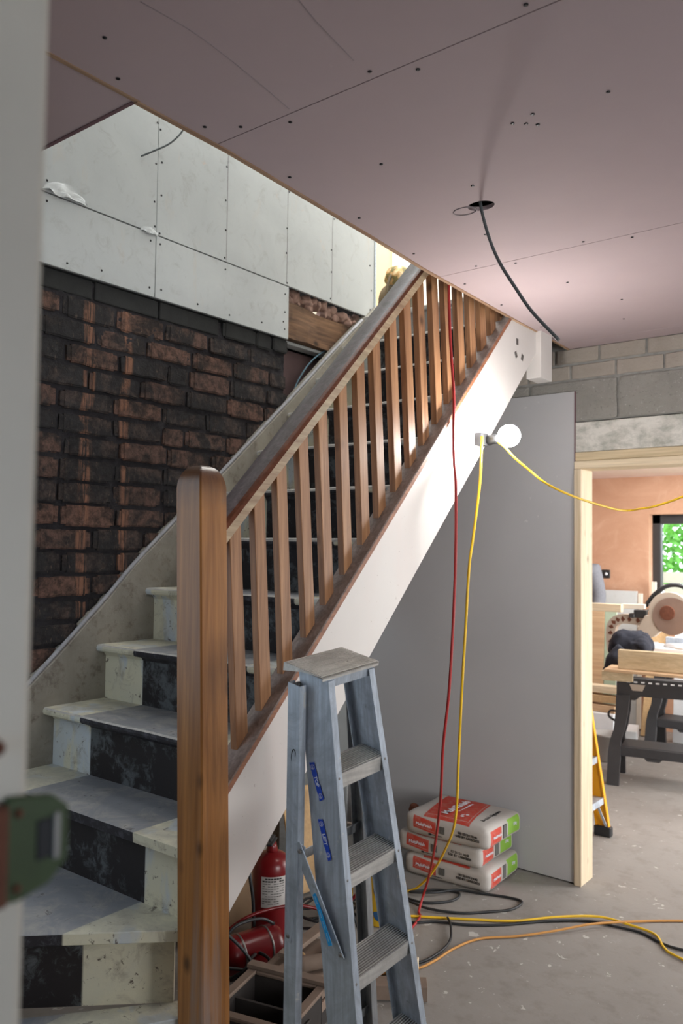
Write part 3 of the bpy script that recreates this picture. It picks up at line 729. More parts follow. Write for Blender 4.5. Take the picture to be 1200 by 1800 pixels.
t.faces.new(A[0]); t.faces.new(A[-1][::-1]); merge(bm, t)
box(bm, -2.66, -2.62, .30, 1.42, .3, .935)
obj('wall_string', bm, M['wall_string'], st)
bm = B()   # painted top edge of the wall string
tube(bm, [(-2.628, y, z+.004) for y, z in dense[4:-6:3]], .0085, 6, 2); obj('string_edge', bm, M['string_grey'], st)
# outer string: white boarded face, brown cap
def zs_top(y): return .962+.998*(y-1.566)
def zs_bot(y): return .642+.986*(y-1.579)
bm = B(); ya, yb = 1.505, 3.50
prism(bm, [(ya, zs_bot(ya)), (ya, zs_top(ya)), (yb, zs_top(yb)), (yb, zs_bot(yb))], 0, -1.598, -1.580, .0015); 
obj('string_face', bm, M['string_white'], st, label='white painted outer string')
bm = B(); prism(bm, [(ya, zs_bot(ya)-.004), (ya, zs_bot(ya)+.012), (yb, zs_bot(yb)+.012), (yb, zs_bot(yb)-.004)], 0, -1.640, -1.5985); obj('string_lining', bm, M['joist'], st)
bm = B(); prism(bm, [(ya, zs_bot(ya)+.013), (ya, zs_top(ya)), (yb, zs_top(yb)), (yb, zs_bot(yb)+.013)], 0, -1.640, -1.5985); obj('string_core', bm, M['cap_side'], st)
bm = B(); prism(bm, [(ya, zs_top(ya)), (ya, zs_top(ya)+.030), (yb, zs_top(yb)+.030), (yb, zs_top(yb))], 0, -1.655, -1.570, .003)
bmesh.ops.recalc_face_normals(bm, faces=bm.faces)
for f in bm.faces: f.material_index = 0 if (f.normal.z > .5) else 1
obj('string_cap', bm, [M['cap_top'], M['cap_side']], st, label='red-brown capping along the white string')
# soffit boards beneath the flight
bm = B(); prism(bm, [(1.62, zs_bot(1.62)), (1.62, zs_bot(1.62)+.012), (3.52, zs_bot(3.52)+.012), (3.52, zs_bot(3.52))], 0, -2.62, -1.642); obj('soffit_board', bm, M['joist'], st)
# three dark plugs and nail specks on the string
for y, z, a in ((3.268, 2.512, 0), (3.255, 2.452, 30), (3.318, 2.452, -20)):
    bm = B(); m = Matrix.Translation((-1.5795, y, z)) @ Matrix.Rotation(math.radians(a), 4, 'X'); box(bm, -.0006, .0012, -.010, .010, -.014, .014, .0005, M=m); obj('patch_plug', bm, M['steel'], st)
# newel post, leaning slightly
def lean(x, y, z): return Vector((x+.035*(1.70-z), y+.018*(1.70-z)*0, z))
t = bmesh.new(); h = .0475; prof = []; ch = .004
levels = [(0.0, 1), (.4, 1), (.8, 1), (1.2, 1), (1.60, 1), (1.745, 1)]+[(1.745+.066*math.sin(a*PI/28), math.cos(a*PI/28)**.75) for a in range(1, 14)]
rings = []
for z, s in levels:
    q = h*s; c = min(ch, q*.10)
    pts = [(-q+c,-q),(q-c,-q),(q,-q+c),(q,q-c),(q-c,q),(-q+c,q),(-q,q-c),(-q,-q+c)]
    rings.append([t.verts.new(lean(-1.606+u, 1.466+v, z)) for u, v in pts])
for i, (a, b) in enumerate(zip(rings, rings[1:])):
    for j in range(8):
        f = t.faces.new([a[j], a[(j+1) % 8], b[(j+1) % 8], b[j]]); f.smooth = False
t.faces.new(rings[0][::-1]); t.faces.new(rings[-1])
bm = B(); merge(bm, t, None)
obj('newel_post', bm, M['newel'], st, label='orange-brown newel post with rounded top')
# handrail
def zr(y): return 1.620+1.0*(y-1.565)
bm = B(); ya, yb = 1.508, 3.05
t = bmesh.new(); A = []
prof = [(-1.600, 0), (-1.598, .038), (-1.604, .050), (-1.616, .056), (-1.65, .062), (-1.684, .056), (-1.694, .044), (-1.692, 0)]
for y in (ya, 1.8, 2.2, 2.6, yb): A.append([t.verts.new((x, y, zr(y)+dz)) for x, dz in prof])
for a, b in zip(A, A[1:]):
    for j in range(8):
        f = t.faces.new([a[j], b[j], b[(j+1) % 8], a[(j+1) % 8]]); f.material_index = {0: 1, 1: 2, 2: 2, 3: 0, 4: 0, 5: 0, 6: 1, 7: 1}[j]; f.smooth = j in (2, 3, 4, 5)
t.faces.new(A[0]); t.faces.new(A[-1][::-1]); merge(bm, t, None)
obj('handrail', bm, [M['rail_top'], M['rail_side'], M['rail_edge']], st, label='handrail worn grey on top')
# balusters: leaning a little up the flight's foot
tips = [1.593, 1.684, 1.776, 1.873, 1.965, 2.058, 2.153, 2.245, 2.339, 2.430, 2.520, 2.610, 2.700, 2.785, 2.871, 2.955, 3.039, 3.118]
rb = random.Random(3)
for y in tips:
    y = y*1.0145; lx = -.020; ly = -.022+rb.uniform(-.004, .004); wy = .042; jx = rb.uniform(-.002, .002)
    def zc(yy): return zs_top(yy)+.030
    yt = y+ly
    bot = [(-1.635+jx, y), (-1.610+jx, y), (-1.610+jx, y+wy), (-1.635+jx, y+wy)]
    p = [(x, yy, zc(yy)-.001) for x, yy in bot] + [(x+lx, yy+ly, zr(yy+ly)+.003) for x, yy in bot]
    bm = B(); hexa(bm, p, .0015); obj('baluster', bm, M['baluster'], st)
# white boxed newel drop at the head of the flight
bm = B(); box(bm, -1.628, -1.556, 3.462, 3.585, 2.385, 2.80, .003, 2); obj('newel_drop', bm, M['string_white'], st, label='white square foot of the upper newel')

# ================================================================ STEP LADDER
def Rm(rx, ry, rz): return Matrix.Rotation(rz, 4, 'Z') @ Matrix.Rotation(ry, 4, 'Y') @ Matrix.Rotation(rx, 4, 'X')
S = .2126; TL = .29625
LM = Matrix.Translation((-1.1569, 1.5262, 1.3188)) @ Rm(.0902, .1947, -.0434)
foot = LM @ Vector((TL*6*S, 0, -6*S)); foot.z = 0
ld = empty('step_ladder', foot, 'scuffed aluminium step ladder standing almost closed beside the newel post', 'ladder')
def hw(z): return (.1627+.0204*(-z/S))/2
def front(z): return TL*(-z)+.004
ZB = -6*S
for s in (-1, 1):
    bm = B(); zt = -.012; zb = ZB-(.0 if s < 0 else .0)-s*.012
    def rail_section(z):
        x1 = front(z); x0 = x1-.093; y = s*hw(z)
        return x0, x1, y
    for (xa, xb, ta, tb) in ((None, None, 0, .0025),):
        x0, x1, y = rail_section(zt); X0b, X1b, yb_ = rail_section(zb)
        hexa(bm, [(X0b,yb_-s*tb,zb),(X1b,yb_-s*tb,zb),(X1b,yb_,zb),(X0b,yb_,zb),(x0,y-s*tb,zt),(x1,y-s*tb,zt),(x1,y,zt),(x0,y,zt)])
        for e0, e1 in ((-.0025, 0), (-.093, -.0905)):     # flanges turned outwards/inwards
            hexa(bm, [(X1b+e0,yb_-s*.002,zb),(X1b+e1,yb_-s*.002,zb),(X1b+e1,yb_-s*-.0001+s*-.020,zb),(X1b+e0,yb_+s*-.020,zb),
                      (x1+e0,y-s*.002,zt),(x1+e1,y-s*.002,zt),(x1+e1,y-s*.020,zt),(x1+e0,y-s*.020,zt)])
    bm.transform(LM); obj('side_rail', bm, M['alu'], ld)
for k in range(1, 6):
    z = -S*k; x1 = TL*S*k; w_ = hw(z)-.003; bm = B()
    box(bm, x1-.070, x1, -w_, w_, z-.004, z, mi=1)
    box(bm, x1-.001, x1+.0025, -w_, w_, z-.036, z+.001); box(bm, x1-.073, x1-.070, -w_, w_, z-.022, z)
    for i in range(11): box(bm, x1-.066+.006*i, x1-.0635+.006*i, -w_, w_, z, z+.0022)
    bm.transform(LM); so = obj('step', bm, [M['alu_step'], M['alu_tread']], ld)
    for s in (-1, 1):
        for dz in (-.008, -.024):
            bm = B(); lathe(bm, [(.0042, 0), (.0042, .0015), (.002, .003)], along((x1+.004, s*(w_-.006), z+dz), (x1+.05, s*(w_-.006), z+dz)), 10); bm.transform(LM); obj('rivet', bm, M['steel'], so)
bm = B(); wp = .0995
box(bm, -.118, .006, -wp, wp, -.004, .0, mi=1); box(bm, .0035, .006, -wp, wp, -.009, .0); box(bm, -.118, -.115, -wp, wp, -.016, 0)
for s in (-1, 1): hexa(bm, [(-.118,s*wp-.001,-.020),(-.06,s*wp-.001,-.006),(-.06,s*wp+.001,-.006),(-.118,s*wp+.001,-.020),(-.118,s*wp-.001,0),(.006,s*wp-.001,0),(.006,s*wp+.001,0),(-.118,s*wp+.001,0)])
for i in range(19): box(bm, -.113+.0062*i, -.1103+.0062*i, -wp, wp, 0, .0020)
bm.transform(LM); obj('platform', bm, [M['alu_step'], M['alu_tread']], ld, label='ribbed top platform')
bm = B(); box(bm, -.003, .0035, -hw(0)+.001, hw(0)-.001, -.030, -.005); 
bm.transform(LM); tb = obj('top_bracket', bm, M['alu'], ld)
for s in (-1, 1):
    bm = B(); lathe(bm, [(.0055, 0), (.0055, .002), (.003, .004)], along((.004, s*(hw(0)-.010), -.018), (.05, s*(hw(0)-.010), -.018)), 10); bm.transform(LM); obj('bolt', bm, M['steel'], tb)
def rl_x(z): return -.089+.158*(-z-.05)
zrb = -1.322
for s in (-1, 1):
    bm = B(); zt = -.038; zb = zrb+(-.010*s)
    y0_, y1_ = s*(hw(zt)+.022), s*(hw(zb)+.024)
    def q(z, y, dx0, dx1, dy0, dy1): return [(rl_x(z)+dx0, y+s*dy0, z), (rl_x(z)+dx1, y+s*dy0, z), (rl_x(z)+dx1, y+s*dy1, z), (rl_x(z)+dx0, y+s*dy1, z)]
    hexa(bm, q(zb, y1_, 0, .038, 0, .003)+q(zt, y0_, 0, .038, 0, .003))
    hexa(bm, q(zb, y1_, .0355, .038, -.018, 0)+q(zt, y0_, .0355, .038, -.018, 0))
    hexa(bm, q(zb, y1_, 0, .0025, -.018, 0)+q(zt, y0_, 0, .0025, -.018, 0))
    bm.transform(LM); rl = obj('rear_leg', bm, M['alu'] if s < 0 else M['alu_dark'], ld)
    bm = B(); lathe(bm, [(.006, 0), (.006, .003), (.003, .005)], along((rl_x(-.613)+.012, s*(hw(-.613)+.025), -.613), (rl_x(-.613)+.012, s*(hw(-.613)+.06), -.613)), 10)
    bm.transform(LM); obj('bolt', bm, M['steel'], rl); bm = B(); lathe(bm, [(.007, 0), (.007, .008), (.004, .010)], along((rl_x(-.04)+.012, s*(hw(-.04)), -.045), (rl_x(-.04)+.012, s*(hw(-.04)+.05), -.045)), 10)
    bm.transform(LM); obj('bolt', bm, M['steel'], rl)
    # folded stay, two bars
    yy = lambda z, o_=.004: s*(hw(z)+o_)
    bm = B(); bar(bm, (rl_x(-.613)+.014, yy(-.613, .0275), -.625), (.014, yy(-.41, .020), -.392), .018, .0025, (1, 0, 0)); bm.transform(LM); sy = obj('stay', bm, M['alu'], ld)
    bm = B(); bar(bm, (-.002, yy(-.41, .024), -.392), (.152, yy(-.6, .004), -.603), .027, .0025, (1, 0, 0)); bm.transform(LM); sy2 = obj('stay', bm, M['alu'], ld)
    for (x, z, o_) in ((.013, -.405, .025), (.153, -.590, .006)):
        bm = B(); lathe(bm, [(.0055, 0), (.0055, .003), (.003, .005)], along((x, yy(z, o_), z), (x, yy(z, .08), z)), 10); bm.transform(LM); obj('bolt', bm, M['steel'], sy2)
for z in (-.445, -.93):
    bm = B(); w_ = hw(z)+.020; box(bm, rl_x(z)+.010, rl_x(z)+.013, -w_, w_, z-.012, z+.012); bm.transform(LM); obj('crossbar', bm, M['alu_dark'], ld)
for s in (-1, 1):
    bm = B(); x1 = front(ZB); box(bm, x1-.095, x1+.002, s*hw(ZB)-.012, s*hw(ZB)+.012, ZB-.004-s*.012, ZB+.028, .003); bm.transform(LM); obj('rubber_foot', bm, M['black_plastic'], ld)
# tapes on the near rail: T-in-circle, word, T-in-circle
def tape(name, a, b, wdt, word, mat, ink, torn=1):
    """a, b = (x, z) of the centre line ends, local"""
    a, b = Vector((a[0], 0, a[1])), Vector((b[0], 0, b[1])); a.y = -hw(a.z)-.0012; b.y = -hw(b.z)-.0012
    d = (b-a).normalized(); up = Vector((0, -1, 0)).cross(d)*-1; up = d.cross(Vector((0, 1, 0))).normalized()
    if up.x < 0: up = -up
    L_ = (b-a).length; rt = random.Random(torn); out = []
    n_ = 14
    for i in range(n_+1): out.append((L_*i/n_, wdt/2*(1-.10*rt.random()-(.25 if 5 < i < 9 and torn == 1 else 0))))
    for i in range(n_, -1, -1): out.append((L_*i/n_+(rt.uniform(-.004, .004) if i in (0, n_) else 0), -wdt/2*(1-.12*rt.random()-(.3 if i > 9 and torn == 2 else 0))))
    m = frame(LM @ a, LM.to_3x3() @ d, LM.to_3x3() @ up)
    b_ = B(); prism(b_, out, 2, 0, .0006, M=m); tp = obj(name, b_, mat, ld)
    return tp, m, L_
for word, a, b, seed in (('TOP', (-.008, -.209), (.036, -.280), 1), ('LEFT', (.040, -.325), (.081, -.402), 2)):
    tp, m, L_ = tape('tape_label', a, b, .0155, word, M['blue_tape'], M['white_ink'], seed)
    tp['label'] = 'blue tape strip reading '+word
    text('lettering', word, .0125, m @ Matrix.Translation((L_*.5, 0, .0008)), M['white_ink'], tp, .0002, bold=.0003)
    for u in (.11, .89):
        bm = B(); c = m @ Matrix.Translation((L_*u, 0, .0008))
        tube(bm, [c @ Vector((.0052*math.cos(t*PI/10), .0052*math.sin(t*PI/10), 0)) for t in range(21)], .00045, 5, 1)
        box(bm, -.0033, .0033, -.0005, .0005, 0, .0004, M=c); box(bm, .0023, .0033, -.0022, .0022, 0, .0004, M=c)
        obj('ring_mark', bm, M['white_ink'], tp)
tp, m, L_ = tape('tape_label', (.062, -.485), (.129, -.577), .0125, '', M['cyan_tape'], M['pale_blue_ink'], 5); tp['label'] = 'cyan tape strip with tiny faded lettering'
# carry the cyan strip on the stay
tp.location += Vector(LM.to_3x3() @ Vector((0, -.0150, 0)))
for u in (.14, .40, .62, .84):
    bm = B(); c = LM.to_3x3() @ Vector((0, -.0150, 0)); mm = Matrix.Translation(c) @ m
    for j in range(6): box(bm, L_*u-.008+.003*j, L_*u-.0062+.003*j, -.0012-.0006*(j % 2), .0014, .0006, .0009, M=mm)
    o = obj('lettering', bm, M['pale_blue_ink'], ld)
# paint marks on the leg
bm = B(); c = frame(LM @ Vector((rl_x(-.20)+.02, -hw(-.2)-.0255, -.20)), LM.to_3x3() @ Vector((1, 0, 0)), LM.to_3x3() @ Vector((0, 0, 1)))
tube(bm, [c @ Vector((.006*math.cos(t), .016*math.sin(t), 0)) for t in [k*.5 for k in range(10)]], .0008, 5, 3)
obj('marker_scrawl', bm, M['screw'], ld)

# ================================================================ WORK LAMP AND CABLES
wl_ = empty('work_lamp', (-1.566, 2.90, 2.05), 'glaring white globe work lamp clipped to the lower edge of the white string', 'lamp')
bm = B(); box(bm, -1.580, -1.548, 2.885, 2.945, 2.015, 2.065, .004, 2); box(bm, -1.575, -1.550, 2.945, 2.985, 2.022, 2.058, .006, 2); obj('clamp', bm, M['dark_plastic'], wl_)
bm = B(); lathe(bm, [(.016, 0), (.020, .02), (.020, .07), (.016, .085)], along((-1.556, 2.95, 2.040), (-1.47, 2.90, 2.038)), 16); obj('lamp_holder', bm, M['black_plastic'], wl_)
bm = B(); t = bmesh.new(); bmesh.ops.create_uvsphere(t, u_segments=24, v_segments=16, radius=.043)
for f in t.faces: f.smooth = True
merge(bm, t, 0, Matrix.Translation((-1.410, 2.850, 2.036))); obj('bulb', bm, M['bulb'], wl_, smooth=True, label='glowing white globe bulb')

def cable(name, label, pts, r, mat, group=None, n=8, sides=8):
    b_ = B(); tube(b_, pts, r, sides, n); o = obj(name, b_, mat, origin=pts[-1]); tag(o, label, 'cable', group); return o
cable('grey_cable', 'grey cable hanging out of the round hole in the pink ceiling', [(-1.135, 2.09, 2.655), (-1.123, 2.09, 2.582), (-1.098, 2.09, 2.496), (-1.065, 2.09, 2.419), (-1.017, 2.09, 2.339), (-.966, 2.09, 2.261), (-.888, 2.09, 2.170)], .0048, M['grey_cable'])
cable('red_cable', 'red cable hanging from upstairs over the stair string to the floor', [(-1.562, 2.66, 2.90), (-1.562, 2.650, 2.60), (-1.558, 2.655, 2.40), (-1.552, 2.675, 2.171), (-1.556, 2.68, 2.06), (-1.535, 2.65, 1.93), (-1.50, 2.604, 1.818), (-1.49, 2.585, 1.50), (-1.50, 2.569, 1.122), (-1.55, 2.61, .88), (-1.62, 2.71, .64), (-1.78, 2.93, .36), (-1.93, 3.13, .15), (-1.99, 3.19, .05), (-1.97, 3.12, .006), (-1.93, 3.06, .006), (-1.90, 2.86, .006), (-1.98, 2.70, .006)], .0055, M['red_cable'])
cable('yellow_cable', 'yellow cable dropping from the work lamp past the red cable to the floor', [(-1.552, 2.900, 2.035), (-1.545, 2.885, 2.045), (-1.53, 2.855, 2.01), (-1.52, 2.83, 1.93), (-1.52, 2.818, 1.833), (-1.52, 2.77, 1.64), (-1.52, 2.741, 1.526), (-1.53, 2.735, 1.30), (-1.55, 2.748, 1.095), (-1.61, 2.83, .80), (-1.70, 2.964, .5), (-1.84, 3.12, .30), (-1.98, 3.24, .13), (-2.08, 3.285, .03), (-2.12, 3.27, .006), (-2.14, 3.20, .006), (-2.06, 3.02, .006), (-1.95, 3.07, .006), (-1.87, 3.12, .006), (-1.76, 3.19, .006), (-1.60, 3.30, .007), (-1.47, 3.44, .012), (-1.33, 3.56, .012), (-1.2, 3.58, .007), (-1.09, 3.56, .007), (-1.02, 3.46, .007), (-.95, 3.42, .007), (-.6, 3.3, .007), (0.3, 3.4, .007), (1.6, 3.0, .007), (2.45, 3.1, .007)], .0052, M['yellow_cable'])
cable('yellow_cable', 'yellow cable sagging from the glaring lamp across the head of the doorway', [(-1.48, 2.90, 2.02), (-1.445, 2.88, 2.0), (-1.41, 2.90, 1.955), (-1.36, 2.93, 1.905), (-1.30, 2.944, 1.855), (-1.25, 3.06, 1.815), (-1.22, 3.25, 1.790), (-1.20, 3.45, 1.775), (-1.17, 3.52, 1.775), (-1.12, 3.47, 1.778), (-1.035, 3.40, 1.784), (-.897, 3.30, 1.814), (-.7, 3.2, 1.88), (-.3, 3.1, 2.1), (.3, 3.2, 2.5), (.32, 3.2, 2.598)], .0045, M['yellow_cable'])
cable('black_cable', 'black cable lying in two loose loops on the floor in front of the sacks', [(-2.45, 3.1, .006), (-2.30, 3.22, .006), (-2.10, 3.20, .006), (-1.99, 3.21, .008), (-1.91, 3.31, .006), (-1.93, 3.40, .006), (-2.03, 3.36, .006), (-2.10, 3.25, .014), (-2.00, 3.31, .018), (-1.95, 3.42, .008), (-1.85, 3.46, .006), (-1.74, 3.50, .006), (-1.66, 3.50, .006), (-1.66, 3.40, .006), (-1.72, 3.32, .006), (-1.82, 3.22, .006), (-1.95, 3.16, .010), (-2.08, 3.17, .010), (-2.2, 3.12, .006), (-2.35, 2.9, .006)], .0055, M['black_cable'])
cable('black_cable', 'black cable running beside the orange cables across the open floor', [(-2.3, 2.75, .006), (-2.15, 2.93, .006), (-1.95, 3.0, .006), (-1.86, 3.08, .006), (-1.74, 3.14, .006), (-1.62, 3.24, .006), (-1.50, 3.38, .006), (-1.36, 3.50, .006), (-1.24, 3.53, .006), (-1.14, 3.54, .006), (-1.04, 3.50, .006), (-.95, 3.50, .006), (-.7, 3.55, .006), (.4, 3.6, .006), (1.8, 3.3, .006), (2.45, 3.4, .006)], .0055, M['black_cable'])
cable('orange_cable', 'dusty orange cable curving over the floor right of the step ladder', [(-2.1, 2.3, .006), (-1.85, 2.52, .006), (-1.72, 2.68, .006), (-1.69, 2.78, .006), (-1.68, 2.92, .006), (-1.64, 3.06, .006), (-1.53, 3.18, .006), (-1.42, 3.31, .014), (-1.33, 3.44, .020), (-1.24, 3.56, .014), (-1.14, 3.68, .006), (-1.02, 3.78, .006), (-.8, 3.95, .006), (-.6, 4.2, .006)], .0050, M['orange_cable'])
cable('black_cable', 'black cable crossing from the loops to the step ladder foot', [(-1.83, 3.13, .014), (-1.78, 3.07, .016), (-1.72, 2.96, .010), (-1.71, 2.84, .006), (-1.74, 2.72, .006), (-1.9, 2.55, .006), (-2.1, 2.5, .006)], .0050, M['black_cable'])
cable('blue_grey_cable', 'blue-grey cable looping out of the recess beside the brick end', [(-2.70, 3.42, 2.64), (-2.695, 3.34, 2.645), (-2.69, 3.26, 2.61), (-2.69, 3.17, 2.54), (-2.685, 3.09, 2.45), (-2.68, 3.04, 2.37), (-2.68, 3.01, 2.28), (-2.69, 3.0, 2.0)], .0042, M['blue_cable'])
cable('grey_cable', 'short grey cable tail poking from the white stairwell boards', [(-2.64, 2.04, 3.165), (-2.60, 2.075, 3.19), (-2.56, 2.13, 3.235), (-2.53, 2.17, 3.30), (-2.53, 2.18, 3.37)], .0035, M['grey_cable'])

# ================================================================ PLASTER SACKS
def sack_mat(name, ground):
    """local space: x along the long front side, y towards the wall, z up, origin under the sack's centre"""
    n = NT(name, .75, 0, .25); x, y, z = n.comp(0), n.comp(1), n.comp(2)
    f = n.noise(7, 6, .65, .4); g = n.noise(35, 5, .7)
    base = n.mix(f, tuple(c*.80 for c in ground), ground); red = n.mix(n.ramp(g, [(.30, .55), (.55, 0.)]), (.50, .055, .035), (.42, .22, .18))
    top = n.math('GREATER_THAN', z, .088); front = n.math('LESS_THAN', y, -.172); end = n.math('GREATER_THAN', x, .212)
    sl = n.math('MULTIPLY', y, -.16)
    xs = n.math('SUBTRACT', x, sl)
    def AND(*a):
        r = a[0]
        for b in a[1:]: r = n.math('MULTIPLY', r, b)
        return r
    m1 = AND(n.within(xs, -.150, .100), n.within(y, -.175, .178))
    line = n.math('MAXIMUM', AND(n.within(xs, -.140, .086), n.within(y, -.150, -.145)), AND(n.within(xs, .083, .088), n.within(y, -.150, .175)))
    topred = AND(top, n.math('SUBTRACT', m1, n.math('MULTIPLY', line, .8), clamp=True))
    zz = n.math('ADD', z, n.math('MULTIPLY', x, .10))
    fr = AND(front, n.math('GREATER_THAN', .1, 0.0) if False else n.within(x, -.175, -.045), n.within(zz, .020, .078))
    fl = AND(front, n.within(x, -.168, -.055), n.within(zz, .030, .033))
    en = AND(end, n.within(y, -.150, -.035), n.within(z, .014, .086))
    el = AND(end, n.math('MAXIMUM', AND(n.within(y, -.140, -.137), n.within(z, .022, .08)), AND(n.within(y, -.140, -.04), n.within(z, .022, .025))))
    gr = AND(end, n.within(y, .03, .155), n.within(z, .020, .096))
    m = n.math('ADD', topred, n.math('ADD', n.math('SUBTRACT', fr, fl), n.math('SUBTRACT', en, el)), clamp=True)
    c = n.mix(m, base, red); c = n.mix(gr, c, n.mix(f, (.20, .42, .04), (.30, .52, .10)))
    n.col(c); n.bump(f, .35, .01); return n.m
M['sack'] = sack_mat('printed_paper_sack', (.50, .47, .44))
def sack(x, y, z, rz, label, seed, twist=0):
    m = Matrix.Translation((x, y, z)) @ Matrix.Rotation(rz, 4, 'Z')
    o = empty('plaster_sack', (x, y, z), label, 'plaster sack', 'sacks of plaster stacked against the board', rot=m.to_3x3())
    b_ = B(); soft_box(b_, .455, .37, .104, m, .010, seed=seed, rnd=.032, amp=.0035)
    sk = obj('sack_body', b_, M['sack'], o)
    Z = .1155
    if seed == 3:
        text('lettering', 'MultiFinish', .055, m @ frame((-.035, -.005, Z-.0005), (0, 1, 0), (-1, 0, 0)), M['white_ink'], sk, .0006, bold=.0006)
        text('lettering', 'Plaster for skim finishing', .014, m @ frame((.005, .02, Z-.001), (0, 1, 0), (-1, 0, 0)), M['white_ink'], sk, .0006)
        text('lettering', 'British Gypsum', .030, m @ frame((.155, -.005, Z-.006), (0, 1, 0), (-1, 0, 0)), M['black_ink'], sk, .0008)
        bm = B(); cc = [(.05, -.10), (.04, -.075), (.062, -.07)]
        for u, v in cc: lathe(bm, [(.009, 0), (.009, .001)], m @ Matrix.Translation((u, v, Z-.0035)), 12)
        obj('printed_mark', bm, M['white_ink'], sk)
    ff = lambda X_, Z_: m @ frame((X_, -.1868, Z_), (1, 0, -.03), (0, 0, 1))
    text('lettering', 'MultiFinish', .021, ff(-.112, .058), M['white_ink'], sk, .0008)
    t1 = 'B3 25124 14:42\nUSE BY 13/05/2025' if seed != 3 else 'B3 25124 10:46\nUSE BY 13/05/2025'
    text('lettering', t1, .0155, ff(.125, .052), M['black_ink'], sk, .0008, bold=.0002)
    bm = B()
    for q in range(9): box(bm, -.030+.0036*q, -.0285+.0036*q+.0008*(q % 3), -.1885, -.1865, .036, .070, M=m)
    obj('barcode', bm, M['grey_ink'], sk)
    bm = B(); box(bm, -.075, -.01, -.1880, -.1865, .022, .0245, M=m); box(bm, -.085, -.07, -.1880, -.1865, .019, .0275, M=m); obj('printed_arrow', bm, M['black_ink'], sk)
    ee = lambda Y_, Z_: m @ frame((.2305, Y_, Z_), (0, 1, 0), (0, 0, 1))
    text('lettering', 'MultiFinish', .019, ee(-.088, .052), M['white_ink'], sk, .0008)
    text('lettering', '25kg', .020, ee(.10, .065), M['white_ink'], sk, .0008)
    bm = B(); box(bm, .2260, .2300, -.022, .012, .025, .085, M=m); obj('barcode', bm, M['grey_ink'], sk)
sack(-2.052, 3.645, .000, math.radians(3), 'paper plaster sack with red print at the bottom of the stack against the grey board', 1)
sack(-2.085, 3.640, .103, math.radians(1), 'paper plaster sack with red print in the middle of the stack against the grey board', 2)
sack(-2.030, 3.615, .206, math.radians(1), 'topmost paper plaster sack of the stack, its red printed face upward', 3)
bm = B(); soft_box(bm, .05, .04, .05, Matrix.Translation((-2.32, 3.62, .235)), .002, 5, 5, 5, .02, 9, .012)
tag(obj('rag', bm, M['rust'], origin=(-2.32, 3.62, .23)), 'scrap of rusty red rag beside the topmost plaster sack', 'rag')

# ================================================================ UNDER THE STAIRS
ex = empty('fire_extinguisher', (-2.318, 2.54, 0), 'dark red fire extinguisher with a white paper label standing under the stairs', 'fire extinguisher')
m = Matrix.Translation((-2.318, 2.54, 0))
bm = B(); lathe(bm, [(.070, 0), (.078, .006), (.080, .02), (.080, .275), (.078, .300), (.070, .320), (.054, .336), (.034, .346), (.022, .350)], m, 36); obj('cylinder_body', bm, M['ext_red'], ex)
bm = B(); lathe(bm, [(.022, .348), (.024, .354), (.020, .370), (.018, .382), (0, .382)], m, 20); obj('valve', bm, M['ext_red'], ex)
bm = B(); box(bm, -.012, .012, -.05, .045, .382, .390, .002, M=m @ Matrix.Rotation(.5, 4, 'Z')); box(bm, -.010, .010, -.055, .02, .402, .408, .002, M=m @ Matrix.Rotation(.5, 4, 'Z')); obj('handle', bm, M['black_plastic'], ex)
bm = B(); t = bmesh.new(); vs = []
for i in range(13):
    a = math.radians(-78+i*74/12); vs.append((t.verts.new((.0808*math.cos(a), .0808*math.sin(a), .150)), t.verts.new((.0808*math.cos(a), .0808*math.sin(a), .272))))
for a, b in zip(vs, vs[1:]): f = t.faces.new([a[0], b[0], b[1], a[1]]); f.smooth = True
merge(bm, t, 0, m); lab = obj('paper_label', bm, M['ext_label'], ex, label='dusty white paper label')
bm = B()
for j in range(11):
    for i in range(8):
        a = math.radians(-74+i*8.2); h_ = .0055 if j < 2 else .0022
        z = .264-.0098*j
        if (i*5+j*3) % 7 == 0 or (j > 7 and i > 5): continue
        p0 = Vector((.0812*math.cos(a), .0812*math.sin(a), z)); p1 = Vector((.0812*math.cos(a+.12), .0812*math.sin(a+.12), z))
        bar(bm, p0, p1, h_, .0003, (0, 0, 1))
bm.transform(m); obj('printed_text', bm, M['black_ink'], lab)
bm = B(); tube(bm, [m @ Vector(p) for p in ((-.02, -.02, .375), (-.03, -.09, .37), (0, -.13, .30), (.01, -.12, .2), (.0, -.10, .08))], .007, 8, 6); obj('hose', bm, M['black_plastic'], ex)

tk = empty('red_tank', (-2.20, 2.32, 0), 'dusty red steel air tank lying on its side in front of the fire extinguisher', 'air tank')
bm = B(); m = along((-2.235, 2.17, .075), (-2.155, 2.43, .078))
lathe(bm, [(0, 0), (.03, .003), (.055, .015), (.068, .035), (.070, .05), (.070, .22), (.068, .235), (.055, .255), (.03, .267), (0, .27)], m, 28); obj('tank_body', bm, M['ext_red'], tk)
bm = B()
for h_ in (.075, .19): lathe(bm, [(.0712, h_), (.0725, h_+.004), (.0712, h_+.008)], m, 28, cap=False)
obj('weld_band', bm, M['steel'], tk)
bm = B()
for h_ in (.07, .2):
    p = m @ Vector((0, 0, h_)); box(bm, p.x-.05, p.x+.05, p.y-.01, p.y+.01, 0, .02)
obj('foot', bm, M['black_plastic'], tk)
bm = B(); tube(bm, [(-2.23, 2.19, .15), (-2.21, 2.24, .185), (-2.18, 2.33, .185), (-2.165, 2.39, .15)], .006, 8, 6); obj('carry_handle', bm, M['black_plastic'], tk)

